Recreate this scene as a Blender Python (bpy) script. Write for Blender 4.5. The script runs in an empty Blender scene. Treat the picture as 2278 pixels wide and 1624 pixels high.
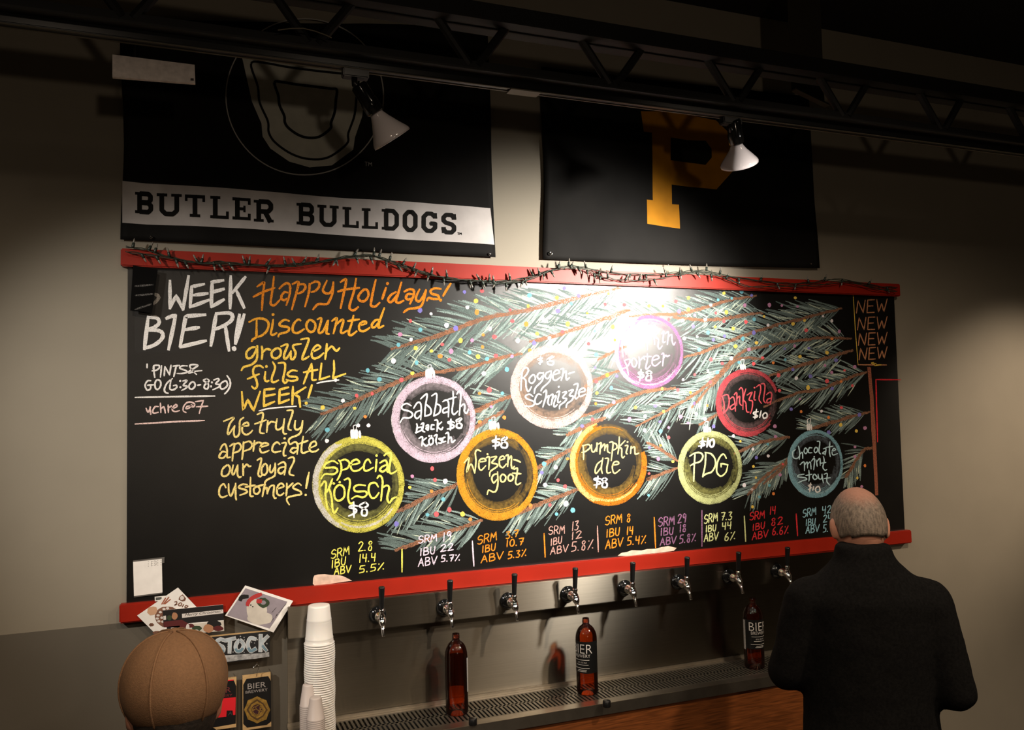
import bpy, bmesh, math, random
from mathutils import Vector, Matrix
C = bpy.context.scene
COL = C.collection
random.seed(7)

# ------------------------------------------------------------------ camera
YAW, PITCH, ROLL, FPX, DIST, EYE = 0.3737554985, 0.0537423948, -0.0211094514, 1872.0, 3.026679, 2.05
_f = Vector((math.sin(YAW)*math.cos(PITCH), math.cos(YAW)*math.cos(PITCH), math.sin(PITCH)))
_r = Vector((math.cos(YAW), -math.sin(YAW), 0))
_u = _r.cross(_f)
RGT = _r*math.cos(ROLL) + _u*math.sin(ROLL)
UPV = _u*math.cos(ROLL) - _r*math.sin(ROLL)
FWD = _f
EYEP = Vector((0, -DIST, EYE))
cam = bpy.data.objects.new('camera', bpy.data.cameras.new('camera'))
COL.objects.link(cam)
cam.data.sensor_width = 36; cam.data.sensor_fit = 'HORIZONTAL'
cam.data.lens = FPX/2278*36
cam.matrix_world = Matrix(((RGT.x, UPV.x, -FWD.x, 0), (RGT.y, UPV.y, -FWD.y, -DIST), (RGT.z, UPV.z, -FWD.z, EYE), (0, 0, 0, 1)))
C.camera = cam

# ------------------------------------------------------------------ view, world, room light
C.view_settings.view_transform = 'Standard'; C.view_settings.look = 'None'
C.view_settings.gamma = 1; C.view_settings.use_curve_mapping = False
C.view_settings.exposure = 0.25
C.cycles.transparent_max_bounces = 48
C.cycles.max_bounces = 8
C.cycles.sample_clamp_indirect = 4
w = bpy.data.worlds.new('world'); C.world = w; w.use_nodes = True
w.node_tree.nodes['Background'].inputs[0].default_value = (0.9, 0.7, 0.5, 1)
w.node_tree.nodes['Background'].inputs[1].default_value = 0.004

def lamp(name, kind, loc, energy, color, aim=None, size=0.05, cone=None, blend=1.0):
    l = bpy.data.lights.new(name, kind); l.energy = energy; l.color = color
    if kind == 'AREA': l.shape = 'DISK'; l.size = size
    else: l.shadow_soft_size = size
    if cone: l.spot_size = math.radians(cone); l.spot_blend = blend
    o = bpy.data.objects.new(name, l); COL.objects.link(o); o.location = loc
    if aim is not None:
        o.rotation_euler = (Vector(aim)-Vector(loc)).to_track_quat('-Z', 'Y').to_euler()
    return o

def px(x, y, Y=0.0):
    """photo pixel -> point of the upright plane at depth Y in the room"""
    v = FWD*FPX + RGT*(x-1139) - UPV*(y-812)
    t = (Y+DIST)/v.y
    return Vector((v.x*t, Y, EYE+v.z*t))
def scale_at(P):
    return FPX/((Vector(P)-EYEP).dot(FWD))      # photo pixels per metre there

WARM = (1.0, 0.80, 0.60); WARMER = (1.0, 0.62, 0.36); WHITE = (1.0, 0.93, 0.84)
# the room's can lights behind the bar customers (they also make the small dots on the bottles)
for x, y, e in ((-0.5, -2.4, 64), (0.65, -2.4, 58), (2.45, -2.3, 125), (-0.4, -4.3, 42), (0.9, -4.5, 38), (2.6, -4.3, 65), (1.95, -3.4, 40)):
    lamp('room_light', 'SPOT', (x, y, 3.55), e, WARM, (x, y+0.5, 0), 0.05, 140, 0.85)
lamp('pendant_light', 'POINT', (0.5, -5.2, 2.25), 26, WARM, size=0.08)  # added fill behind the camera, lifts the flags and upper wall
# track head out of view to the left
lamp('track_light', 'SPOT', (-1.6, -1.8, EYE+0.9), 190, WHITE, (0.30, 0, EYE-0.22), 0.05, 42)
# the strong lamp beyond the right edge whose beam makes the hot spot on the board
lamp('track_light', 'SPOT', (2.40, -1.6, EYE+0.70), 540, WHITE, (1.50, 0, EYE+0.12), 0.085, 58, 1.0)
lamp('track_light', 'SPOT', (5.0, -1.5, EYE+0.8), 150, WARM, (3.85, 0, EYE-0.18), 0.05, 38)  # added lamp, brightens the bare wall past the board's right end

# ------------------------------------------------------------------ materials
def mat(name, col, rough=0.6, metal=0.0, spec=0.5, noise=None, bump=None, coat=0, sheen=0):
    m = bpy.data.materials.new(name); m.use_nodes = True
    nt = m.node_tree; b = nt.nodes['Principled BSDF']
    b.inputs['Base Color'].default_value = (*col, 1); b.inputs['Roughness'].default_value = rough
    b.inputs['Metallic'].default_value = metal; b.inputs['Specular IOR Level'].default_value = spec
    if coat: b.inputs['Coat Weight'].default_value = coat
    tc = nt.nodes.new('ShaderNodeTexCoord')
    if noise:      # (scale, amount, (stretch))
        sc, amt = noise[0], noise[1]
        n = nt.nodes.new('ShaderNodeTexNoise'); n.inputs['Scale'].default_value = sc; n.inputs['Detail'].default_value = 4
        if len(noise) > 2:
            mp = nt.nodes.new('ShaderNodeMapping'); mp.inputs['Scale'].default_value = noise[2]
            nt.links.new(tc.outputs['Object'], mp.inputs[0]); nt.links.new(mp.outputs[0], n.inputs['Vector'])
        else: nt.links.new(tc.outputs['Object'], n.inputs['Vector'])
        r = nt.nodes.new('ShaderNodeMapRange'); r.inputs[1].default_value = 0.3; r.inputs[2].default_value = 0.7
        r.inputs[3].default_value = 1-amt; r.inputs[4].default_value = 1+amt
        nt.links.new(n.outputs['Fac'], r.inputs[0])
        mx = nt.nodes.new('ShaderNodeVectorMath'); mx.operation = 'SCALE'
        mx.inputs[0].default_value = col; nt.links.new(r.outputs[0], mx.inputs['Scale'])
        nt.links.new(mx.outputs[0], b.inputs['Base Color'])
    if bump:
        n2 = nt.nodes.new('ShaderNodeTexNoise'); n2.inputs['Scale'].default_value = bump[0]; n2.inputs['Detail'].default_value = 3
        nt.links.new(tc.outputs['Object'], n2.inputs['Vector'])
        bp = nt.nodes.new('ShaderNodeBump'); bp.inputs['Strength'].default_value = bump[1]; bp.inputs['Distance'].default_value = 0.002
        nt.links.new(n2.outputs['Fac'], bp.inputs['Height']); nt.links.new(bp.outputs[0], b.inputs['Normal'])
    return m

def chalk_mat(name, col, cover=0.8, grain=360, soft=0.15, patch=0.0, maxa=1.0):
    """dry chalk: dust that only catches on the tooth of the board"""
    m = bpy.data.materials.new(name); m.use_nodes = True
    nt = m.node_tree; b = nt.nodes['Principled BSDF']
    b.inputs['Base Color'].default_value = (*col, 1); b.inputs['Roughness'].default_value = 0.95
    b.inputs['Specular IOR Level'].default_value = 0.05
    tc = nt.nodes.new('ShaderNodeTexCoord')
    n = nt.nodes.new('ShaderNodeTexNoise'); n.inputs['Scale'].default_value = grain; n.inputs['Detail'].default_value = 2.5
    nt.links.new(tc.outputs['Object'], n.inputs['Vector'])
    src = n.outputs['Fac']
    if patch:
        n2 = nt.nodes.new('ShaderNodeTexNoise'); n2.inputs['Scale'].default_value = 38; n2.inputs['Detail'].default_value = 3
        nt.links.new(tc.outputs['Object'], n2.inputs['Vector'])
        ad = nt.nodes.new('ShaderNodeMath'); ad.operation = 'MULTIPLY_ADD'
        nt.links.new(n2.outputs['Fac'], ad.inputs[0]); ad.inputs[1].default_value = patch; nt.links.new(src, ad.inputs[2])
        sb = nt.nodes.new('ShaderNodeMath'); sb.operation = 'SUBTRACT'; nt.links.new(ad.outputs[0], sb.inputs[0]); sb.inputs[1].default_value = patch*0.5
        src = sb.outputs[0]
    r = nt.nodes.new('ShaderNodeMapRange'); c = 0.5 + (0.5-cover)*0.42
    r.inputs[1].default_value = c-soft; r.inputs[2].default_value = c+soft
    r.inputs[3].default_value = 0; r.inputs[4].default_value = maxa
    nt.links.new(src, r.inputs[0]); nt.links.new(r.outputs[0], b.inputs['Alpha'])
    return m

M = {}
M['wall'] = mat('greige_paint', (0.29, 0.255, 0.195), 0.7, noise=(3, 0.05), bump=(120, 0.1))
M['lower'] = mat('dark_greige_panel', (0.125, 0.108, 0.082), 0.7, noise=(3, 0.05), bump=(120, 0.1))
M['black'] = mat('black_paint', (0.012, 0.011, 0.010), 0.6)
M['deck'] = mat('ceiling_black', (0.008, 0.007, 0.006), 0.9)
M['floor'] = mat('floor_concrete', (0.02, 0.016, 0.012), 0.6, noise=(4, 0.2))
M['red'] = mat('red_enamel', (0.32, 0.016, 0.006), 0.42, spec=0.25, noise=(9, 0.08), bump=(60, 0.05))
M['board'] = mat('chalkboard_paint', (0.0055, 0.005, 0.0042), 0.30, spec=0.6, noise=(6, 0.25), bump=(700, 0.12))
M['sheet'] = mat('chalk_sheet', (0.010, 0.009, 0.008), 0.36, noise=(12, 0.2), bump=(600, 0.1))
M['steel'] = mat('brushed_steel', (0.21, 0.187, 0.15), 0.31, 1.0, noise=(4, 0.06, (1, 1, 60)), bump=(8, 0.03))
M['steel'].node_tree.nodes['Principled BSDF'].inputs['Anisotropic'].default_value = 0.97
M['steel'].node_tree.nodes['Principled BSDF'].inputs['Anisotropic Rotation'].default_value = 0.25
tg = M['steel'].node_tree.nodes.new('ShaderNodeTangent'); tg.direction_type = 'RADIAL'; tg.axis = 'Z'
M['steel'].node_tree.links.new(tg.outputs[0], M['steel'].node_tree.nodes['Principled BSDF'].inputs['Tangent'])
M['tray'] = mat('tray_steel', (0.42, 0.38, 0.32), 0.38, 1.0, noise=(20, 0.1), bump=(30, 0.05))
M['chrome'] = mat('chrome', (0.85, 0.83, 0.80), 0.08, 1.0)
M['plastic'] = mat('black_plastic', (0.008, 0.008, 0.008), 0.3)
M['gloss_black'] = mat('gloss_black', (0.006, 0.006, 0.006), 0.12)
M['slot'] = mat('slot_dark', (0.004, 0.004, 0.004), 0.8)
M['wood'] = mat('counter_wood', (0.20, 0.058, 0.013), 0.45, noise=(9, 0.45, (1.2, 1, 22)))
M['pine'] = mat('pale_wood', (0.62, 0.40, 0.18), 0.6, noise=(30, 0.15, (1, 1, 8)))
M['cup'] = mat('white_plastic', (0.90, 0.86, 0.80), 0.35, bump=(5, 0.02))
M['cup'].node_tree.nodes['Principled BSDF'].inputs['Subsurface Weight'].default_value = 0.25
M['cup'].node_tree.nodes['Principled BSDF'].inputs['Subsurface Radius'].default_value = (0.01, 0.008, 0.006)
M['sample'] = mat('frosted_plastic', (0.62, 0.54, 0.50), 0.45)
M['flag'] = mat('black_nylon', (0.0075, 0.0068, 0.0060), 0.75, spec=0.16, noise=(5, 0.3), bump=(900, 0.08))
M['band'] = mat('grey_nylon', (0.56, 0.52, 0.50), 0.6, noise=(14, 0.1))
M['logo'] = mat('grey_print', (0.60, 0.59, 0.50), 0.6, noise=(14, 0.12))
M['gold'] = mat('gold_print', (0.50, 0.205, 0.006), 0.7, spec=0.2, noise=(14, 0.1))
M['line'] = mat('pale_print', (0.48, 0.46, 0.42), 0.6)
M['bulbwhite'] = mat('pearl_glass', (0.52, 0.475, 0.48), 0.14, coat=0.5)
M['wire'] = mat('green_wire', (0.022, 0.03, 0.018), 0.45)
M['socket'] = mat('green_socket', (0.018, 0.028, 0.02), 0.4)
M['minibulb'] = mat('clear_bulb', (0.22, 0.20, 0.17), 0.1)
M['paper'] = mat('white_paper', (0.88, 0.84, 0.79), 0.8, noise=(40, 0.04))
M['ink'] = mat('ink', (0.05, 0.04, 0.04), 0.8)
M['torn'] = mat('torn_paper', (0.70, 0.50, 0.38), 0.85, noise=(35, 0.25))
M['skin'] = mat('skin', (0.50, 0.23, 0.15), 0.55, noise=(30, 0.12), bump=(150, 0.1))
M['hair'] = mat('grey_hair', (0.16, 0.125, 0.095), 0.75, noise=(160, 0.5, (1, 1, 0.25)), bump=(200, 0.6))
M['darkhair'] = mat('dark_hair', (0.02, 0.014, 0.01), 0.7, noise=(120, 0.4), bump=(200, 0.5))
M['coat'] = mat('black_wool', (0.0045, 0.0042, 0.004), 0.95, spec=0.1, noise=(120, 0.4), bump=(300, 0.3))
M['trouser'] = mat('dark_trousers', (0.012, 0.011, 0.012), 0.9, spec=0.2)
M['tan'] = mat('tan_canvas', (0.215, 0.112, 0.052), 0.85, noise=(220, 0.12), bump=(500, 0.35))

h = M['hair'].node_tree; hb_ = h.nodes['Principled BSDF']; src_ = hb_.inputs['Base Color'].links[0].from_socket
at_ = h.nodes.new('ShaderNodeAttribute'); at_.attribute_name = 'thin'; mx_ = h.nodes.new('ShaderNodeMix'); mx_.data_type = 'RGBA'
h.links.new(at_.outputs['Fac'], mx_.inputs[0]); h.links.new(src_, mx_.inputs[6]); mx_.inputs[7].default_value = (0.36, 0.17, 0.115, 1); h.links.new(mx_.outputs[2], hb_.inputs['Base Color'])
def amber():
    m = bpy.data.materials.new('amber_plastic'); m.use_nodes = True
    nt = m.node_tree; out = nt.nodes['Material Output']; nt.nodes.remove(nt.nodes['Principled BSDF'])
    t = nt.nodes.new('ShaderNodeBsdfTransparent'); t.inputs[0].default_value = (0.84, 0.25, 0.05, 1)
    g = nt.nodes.new('ShaderNodeBsdfGlossy'); g.inputs['Roughness'].default_value = 0.06
    d = nt.nodes.new('ShaderNodeBsdfDiffuse'); d.inputs[0].default_value = (0.05, 0.008, 0.002, 1)
    f = nt.nodes.new('ShaderNodeFresnel'); f.inputs[0].default_value = 1.5
    m1 = nt.nodes.new('ShaderNodeMixShader'); m1.inputs[0].default_value = 0.12
    m2 = nt.nodes.new('ShaderNodeMixShader')
    L = nt.links.new
    L(t.outputs[0], m1.inputs[1]); L(d.outputs[0], m1.inputs[2]); L(f.outputs[0], m2.inputs[0])
    L(m1.outputs[0], m2.inputs[1]); L(g.outputs[0], m2.inputs[2]); L(m2.outputs[0], out.inputs[0])
    return m
M['amber'] = amber()
def glow(name, col, s):
    m = bpy.data.materials.new(name); m.use_nodes = True; b = m.node_tree.nodes['Principled BSDF']
    b.inputs['Emission Color'].default_value = (*col, 1); b.inputs['Emission Strength'].default_value = s
    return m
M['lens'] = glow('lit_lens', WHITE, 6)

# ------------------------------------------------------------------ object helpers
def link(name, me, mats, parent=None, smooth=False):
    if not isinstance(mats, (list, tuple)): mats = [mats]
    for m in mats: me.materials.append(m)
    if smooth:
        for p in me.polygons: p.use_smooth = True
    o = bpy.data.objects.new(name, me); COL.objects.link(o)
    if parent is not None:
        o.parent = parent; o.matrix_parent_inverse = parent.matrix_world.inverted()
    return o
def obj(name, bm, mats, parent=None, smooth=False):
    me = bpy.data.meshes.new(name); bmesh.ops.recalc_face_normals(bm, faces=bm.faces)
    bm.to_mesh(me); bm.free()
    return link(name, me, mats, parent, smooth)
def tag(o, label=None, cat=None, group=None, kind=None):
    if label: o['label'] = label
    if cat: o['category'] = cat
    if group: o['group'] = group
    if kind: o['kind'] = kind
    return o
def thing(name, label, cat, loc=(0, 0, 0), group=None, rot=None):
    o = bpy.data.objects.new(name, None); COL.objects.link(o); o.location = loc; o.empty_display_size = 0.05
    if rot is not None: o.rotation_euler = rot
    o.matrix_world = Matrix.LocRotScale(Vector(loc), o.rotation_euler, None)
    return tag(o, label, cat, group)
def struct(name, bm, m):
    return tag(obj(name, bm, m), kind='structure')
def part(name, bm, m, parent, smooth=False):
    """part whose mesh is written in the thing's own coordinates"""
    o = obj(name, bm, m, None, smooth); o.parent = parent
    return o
def dup(root, loc, rot=None):
    r = root.copy(); COL.objects.link(r); r.location = loc
    if rot is not None: r.rotation_euler = rot
    for ch in list(root.children):
        c = ch.copy(); COL.objects.link(c); c.parent = r
        for g in ch.children:
            d = g.copy(); COL.objects.link(d); d.parent = c
    return r
def box(bm, x0, x1, y0, y1, z0, z1, bev=0, mi=0):
    r = bmesh.ops.create_cube(bm, size=1)
    vs = r['verts']
    for v in vs:
        v.co = Vector(((x0+x1)/2+v.co.x*(x1-x0), (y0+y1)/2+v.co.y*(y1-y0), (z0+z1)/2+v.co.z*(z1-z0)))
    fs = {f for v in vs for f in v.link_faces}
    for f in fs: f.material_index = mi
    if bev:
        es = list({e for v in vs for e in v.link_edges})
        bmesh.ops.bevel(bm, geom=es, offset=bev, segments=2, affect='EDGES', clamp_overlap=True)
    return bm
def tube(bm, pts, rad, n=10, mi=0, cap=True):
    """swept tube; rad a number or one per point"""
    pts = [Vector(p) for p in pts]
    if not isinstance(rad, (list, tuple)): rad = [rad]*len(pts)
    t0 = (pts[1]-pts[0]).normalized()
    a = t0.cross(Vector((0, 0, 1)));
    if a.length < 0.1: a = t0.cross(Vector((1, 0, 0)))
    a.normalize(); rings = []
    for i, p in enumerate(pts):
        t = (pts[min(i+1, len(pts)-1)]-pts[max(i-1, 0)])
        if t.length > 1e-9: t.normalize()
        else: t = t0
        a = (a-t*a.dot(t)); a.normalize(); b = t.cross(a)
        rings.append([bm.verts.new(p+(a*math.cos(k*2*math.pi/n)+b*math.sin(k*2*math.pi/n))*rad[i]) for k in range(n)])
    for i in range(len(rings)-1):
        for k in range(n):
            bm.faces.new((rings[i][k], rings[i][(k+1) % n], rings[i+1][(k+1) % n], rings[i+1][k])).material_index = mi
    if cap:
        bm.faces.new(rings[0][::-1]).material_index = mi; bm.faces.new(rings[-1]).material_index = mi
    return bm
def lathe(bm, prof, n=32, org=(0, 0, 0), axis=(0, 0, 1), mi=0):
    """profile of (radius, height) turned round an axis"""
    ax = Vector(axis).normalized(); a = ax.orthogonal().normalized(); b = ax.cross(a); org = Vector(org)
    rings = []
    for r, h in prof:
        if r < 1e-6: rings.append([bm.verts.new(org+ax*h)])
        else: rings.append([bm.verts.new(org+ax*h+(a*math.cos(k*2*math.pi/n)+b*math.sin(k*2*math.pi/n))*r) for k in range(n)])
    for i in range(len(rings)-1):
        A, B = rings[i], rings[i+1]
        if len(A) == 1 and len(B) == 1: continue
        for k in range(n):
            k2 = (k+1) % n
            if len(A) == 1: f = bm.faces.new((A[0], B[k2], B[k]))
            elif len(B) == 1: f = bm.faces.new((A[k], A[k2], B[0]))
            else: f = bm.faces.new((A[k], A[k2], B[k2], B[k]))
            f.material_index = mi
    return bm
def prism(bm, loop, back, mi=0):
    """flat outline (list of points) given thickness by the vector back"""
    f = [bm.verts.new(p) for p in loop]; b = [bm.verts.new(Vector(p)+Vector(back)) for p in loop]
    bm.faces.new(f).material_index = mi; bm.faces.new(b[::-1]).material_index = mi
    n = len(loop)
    for i in range(n): bm.faces.new((f[i], f[(i+1) % n], b[(i+1) % n], b[i])).material_index = mi
    return bm
def flat(loops):
    """2D outlines (with holes) filled to a mesh in the XY plane"""
    cu = bpy.data.curves.new('outline', 'CURVE'); cu.dimensions = '2D'; cu.fill_mode = 'BOTH'
    for lp in loops:
        s = cu.splines.new('POLY'); s.points.add(len(lp)-1); s.use_cyclic_u = True
        for p, q in zip(s.points, lp): p.co = (q[0], q[1], 0, 1)
    o = bpy.data.objects.new('outline', cu); me = bpy.data.meshes.new_from_object(o)
    bpy.data.objects.remove(o); bpy.data.curves.remove(cu)
    bm = bmesh.new(); bm.from_mesh(me); bpy.data.meshes.remove(me)
    return bm
def text_bm(s, size=1.0, shear=0.0, spacing=1.0, offset=0.0):
    cu = bpy.data.curves.new('t', 'FONT'); cu.body = s; cu.size = size; cu.shear = shear; cu.space_character = spacing
    cu.offset = offset; cu.resolution_u = 3
    o = bpy.data.objects.new('t', cu); me = bpy.data.meshes.new_from_object(o)
    bpy.data.objects.remove(o); bpy.data.curves.remove(cu)
    bm = bmesh.new(); bm.from_mesh(me); bpy.data.meshes.remove(me)
    xs = [v.co.x for v in bm.verts]; ys = [v.co.y for v in bm.verts]
    x0, x1, y0, y1 = min(xs), max(xs), min(ys), max(ys)
    for v in bm.verts: v.co = Vector(((v.co.x-x0)/(x1-x0), (v.co.y-y0)/(y1-y0), 0))     # unit box
    return bm
def warp(bm, fn):
    for v in bm.verts: v.co = fn(v.co)
    return bm
def quadmap(p00, p10, p01, p11):
    p00, p10, p01, p11 = map(Vector, (p00, p10, p01, p11))
    return lambda c: p00*(1-c.x)*(1-c.y)+p10*c.x*(1-c.y)+p01*(1-c.x)*c.y+p11*c.x*c.y
def join(bm, other, mi=0):
    me = bpy.data.meshes.new('j'); other.to_mesh(me); other.free(); n = len(bm.faces)
    bm.from_mesh(me); bpy.data.meshes.remove(me); bm.faces.ensure_lookup_table()
    for f in bm.faces[n:]: f.material_index = mi
    return bm
def refine(bm, L):
    for _ in range(7):
        es = [e for e in bm.edges if e.calc_length() > L]
        if not es: break
        bmesh.ops.subdivide_edges(bm, edges=es, cuts=1)
        bmesh.ops.triangulate(bm, faces=[f for f in bm.faces if len(f.verts) > 4])
    return bm

# ------------------------------------------------------------------ strokes on flat surfaces (photo pixels -> plane)
def cat(pts, closed=False, k=6):
    P = [Vector((*p, 0)) for p in pts]; n = len(P)
    if closed and (P[0]-P[-1]).length < 1e-6: P = P[:-1]; n -= 1
    if n < 3: return [p.xy for p in P]
    out = []
    for i in range(n if closed else n-1):
        g = lambda j: P[j % n] if closed else P[max(0, min(n-1, j))]
        a, b, c, d = g(i-1), g(i), g(i+1), g(i+2)
        for s in range(k):
            t = s/k
            out.append((0.5*((2*b)+(c-a)*t+(2*a-5*b+4*c-d)*t*t+(3*b-a-3*c+d)*t**3)).xy)
    out.append(P[0].xy if closed else P[-1].xy)
    return out
LAY = [0]
def chalkY(Y):
    return Y*0.22-LAY[0]*0.000004 if -0.0045 < Y < -0.0001 else Y-LAY[0]*0.000004
def ribbon(bm, pts, wd, Y, mi=0, taper=0.0, jit=0.0, closed=False):
    """flat brush or chalk stroke along pixel points, wd wide (pixels), on the plane Y"""
    LAY[0] = (LAY[0]+1) % 24; Y = chalkY(Y)
    pts = [Vector(p) for p in pts]
    pts = [p for i, p in enumerate(pts) if i == 0 or (p-pts[i-1]).length > 0.05]
    if len(pts) < 2: return
    n = len(pts); L = R = None; rows = []
    for i, p in enumerate(pts):
        t = pts[min(i+1, n-1)]-pts[max(i-1, 0)]
        t.normalize(); q = Vector((-t.y, t.x)); h = wd/2*(1+random.uniform(-jit, jit))
        s = i/(n-1)
        if taper and not closed: h *= 1-taper*abs(2*s-1)**4
        pp = p
        if not closed and i == 0: pp = p-t*wd*0.3
        if not closed and i == n-1: pp = p+t*wd*0.3
        rows.append((bm.verts.new(px(*(pp+q*h), Y)), bm.verts.new(px(*(pp-q*h), Y))))
    for a, b in zip(rows, rows[1:]):
        bm.faces.new((a[0], a[1], b[1], b[0])).material_index = mi
def blob(bm, x, y, r, Y, mi=0, n=14, wob=0.12, ry=None):
    LAY[0] = (LAY[0]+1) % 24; Y = chalkY(Y)
    bm.faces.new([bm.verts.new(px(x+r*math.cos(k*2*math.pi/n)*(1+random.uniform(-wob, wob)), y+(ry or r)*math.sin(k*2*math.pi/n)*(1+random.uniform(-wob, wob)), Y)) for k in range(n)]).material_index = mi
def strokes(bm, data, x0, y0, s, wd, Y, mi=0, taper=0.35, jit=0.12):
    """hand lettering: strokes split by ';', '!' straight, 'o' closed, '.' a dot (traced on an s times enlargement at x0, y0)"""
    for st in data.replace('\n', ' ').split(';'):
        st = st.strip()
        if not st: continue
        kind = ''
        if st[0] in '!o.': kind, st = st[0], st[1:]
        pts = [tuple(float(c) for c in p.split(',')) for p in st.split()]
        pts = [(x0+a/s, y0+b/s) for a, b in pts]
        if kind == '.':
            for p in pts: blob(bm, p[0], p[1], wd*0.62, Y, mi)
        elif kind == '!' or len(pts) == 2:
            q = []
            for a, b in zip(pts, pts[1:]): q += [(a[0]+(b[0]-a[0])*k/5, a[1]+(b[1]-a[1])*k/5) for k in range(5)]
            ribbon(bm, q+[pts[-1]], wd, Y, mi, taper, jit)
        else: ribbon(bm, cat(pts, kind == 'o'), wd, Y, mi, taper, jit, kind == 'o')
GL = {'D': '!.1,0 .1,1;.1,1 .7,.9 .9,.5 .7,.1 .1,0', 'S': '.9,.85 .5,1 .1,.8 .2,.55 .8,.45 .9,.2 .5,0 .05,.1', 'R': '!.05,0 .05,1;.05,1 .6,1 .85,.75 .6,.52 .1,.48;!.45,.5 .95,0',
 'M': '!0,0 .15,1 .5,.35 .85,1 1,0', 'I': '!.5,0 .5,1', 'B': '!.1,0 .1,1;.1,1 .7,.95 .75,.65 .1,.52;.1,.52 .85,.45 .85,.1 .1,0',
 'U': '.1,1 .1,.3 .4,0 .75,.15 .85,1', 'A': '!0,0 .5,1 .95,0;!.2,.4 .8,.4', 'V': '!0,1 .45,0 1,1', 'N': '!0,0 .1,1 .85,0 1,1',
 'E': '!.1,0 .1,1;!.1,1 .95,1;!.1,.52 .8,.52;!.1,0 1,0', 'W': '!0,1 .25,0 .5,.7 .75,0 1,1',
 '0': 'o.5,1 .1,.7 .15,.2 .5,0 .9,.3 .85,.8 .5,1', '1': '!.5,1 .45,0', '2': '.1,.8 .5,1 .85,.75 .1,0;!.1,0 1,.05',
 '3': '.1,.95 .8,.95 .4,.55 .85,.35 .6,0 .05,.05', '4': '!.1,1 .1,.5 .9,.5;!.8,1 .75,0', '5': '!.95,1 .25,1 .15,.55;.15,.55 .8,.5 .8,.1 .1,0',
 '6': '.7,1 .2,.6 .15,.1 .6,0 .85,.3 .5,.5 .2,.35', '7': '!.05,.95 .95,1 .4,0;!.3,.5 .85,.5', '8': '.8,.85 .5,1 .2,.8 .75,.35 .6,0 .2,.1 .3,.4 .8,.85',
 '9': '.85,.8 .4,1 .15,.7 .5,.5 .85,.8 .7,0', '%': '!.9,1 .1,0;..2,.9;..9,.1', '.': '..3,.05'}
GW = {'I': .45, '1': .5, '.': .4, 'M': 1.15, 'W': 1.3, '%': 1.1}
def hand(bm, txt, xa, ya, xb, yb, h, x0, y0, s, wd, Y, mi=0):
    tot = sum(GW.get(c, 1) for c in txt)+0.22*(len(txt)-1); u = 0
    for ch in txt:
        g = GW.get(ch, 1); out = []
        for st in GL[ch].split(';'):
            k = ''
            if st[0] in '!o' or (st[0] == '.' and st[1] == '.') : k, st = st[0], st[1:]
            ps = []
            for p in st.split():
                a, b = map(float, p.split(',')); f = (u+a*g)/tot
                ps.append('%.2f,%.2f' % (xa+(xb-xa)*f+b*h*0.06, ya+(yb-ya)*f-b*h))
            out.append(k+' '.join(ps))
        strokes(bm, ';'.join(out), x0, y0, s, wd, Y, mi, 0.2, 0.1)
        u += g+0.22
# ------------------------------------------------------------------ the room
CEIL = EYE+1.75
X0, X1, YB = -2.6, 5.4, -6.6
struct('floor', box(bmesh.new(), X0, X1, YB, 0.2, -0.1, 0), M['floor'])
struct('ceiling', box(bmesh.new(), X0, X1, YB, 0.2, CEIL, CEIL+0.1), M['deck'])
struct('wall_back', box(bmesh.new(), X0, X1, 0.012, 0.2, 0, CEIL), M['wall'])
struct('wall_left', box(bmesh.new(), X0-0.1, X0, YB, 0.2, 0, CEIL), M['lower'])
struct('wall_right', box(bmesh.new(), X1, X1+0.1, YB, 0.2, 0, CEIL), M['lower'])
struct('wall_front', box(bmesh.new(), X0, X1, YB-0.1, YB, 0, CEIL), M['deck'])
struct('trim_3', box(bmesh.new(), X0, px(645, 1500).x, 0.008, 0.0119, 0, EYE-0.66), M['lower'])  # lower stretch of the back wall, darker than above
BL, BR = px(283, 900).x, px(2000, 900).x
zt0, zt1 = EYE+0.5004, EYE+0.5604
zb0, zb1 = EYE-0.6590, EYE-0.5975
struct('trim_1', box(bmesh.new(), BL-0.02, BR+0.02, -0.022, 0.0119, zt0-0.002, zt1-0.003, 0.004), M['red'])
struct('trim_2', box(bmesh.new(), BL-0.02, BR+0.02, -0.022, 0.0119, zb0+0.004, zb1+0.002, 0.004), M['red'])

# ------------------------------------------------------------------ chalkboard with its drawing
board = thing('chalkboard', 'long black chalkboard with fir branches and ornaments in coloured chalk above the taps', 'chalkboard', (BL, 0, zb1))
o = obj('board_panel', box(bmesh.new(), BL, BR, 0, 0.0118, zb1+0.002, zt0-0.002), M['board'], board)
def bx_px(bm, x0, y0, x1, y1, ya, yb): # upright sheet between pixel corners
    loop = [px(x0, y0, ya), px(x1, y0, ya), px(x1, y1, ya), px(x0, y1, ya)]
    return prism(bm, loop, (0, yb-ya, 0))
bm = prism(bmesh.new(), [px(300, 596, -0.0004), px(546, 606, -0.0004), px(541, 786, -0.0004), px(300, 784, -0.0004)], (0, 0.0005, 0))
obj('header_sheet', bm, M['sheet'], board)
CH = {}
def ck(name, col, **k):
    if name not in CH: CH[name] = chalk_mat('chalk_'+name, col, **k)
    return CH[name]
ck('white', (0.86, 0.83, 0.80), cover=0.95); ck('orange', (0.74, 0.235, 0.022), cover=0.83); ck('amber', (0.80, 0.36, 0.035), cover=0.86)
ck('yellow', (0.86, 0.57, 0.09), cover=0.92); ck('lemon', (0.80, 0.74, 0.13), cover=0.9); ck('pale_yellow', (0.86, 0.68, 0.24), cover=0.9)
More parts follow.
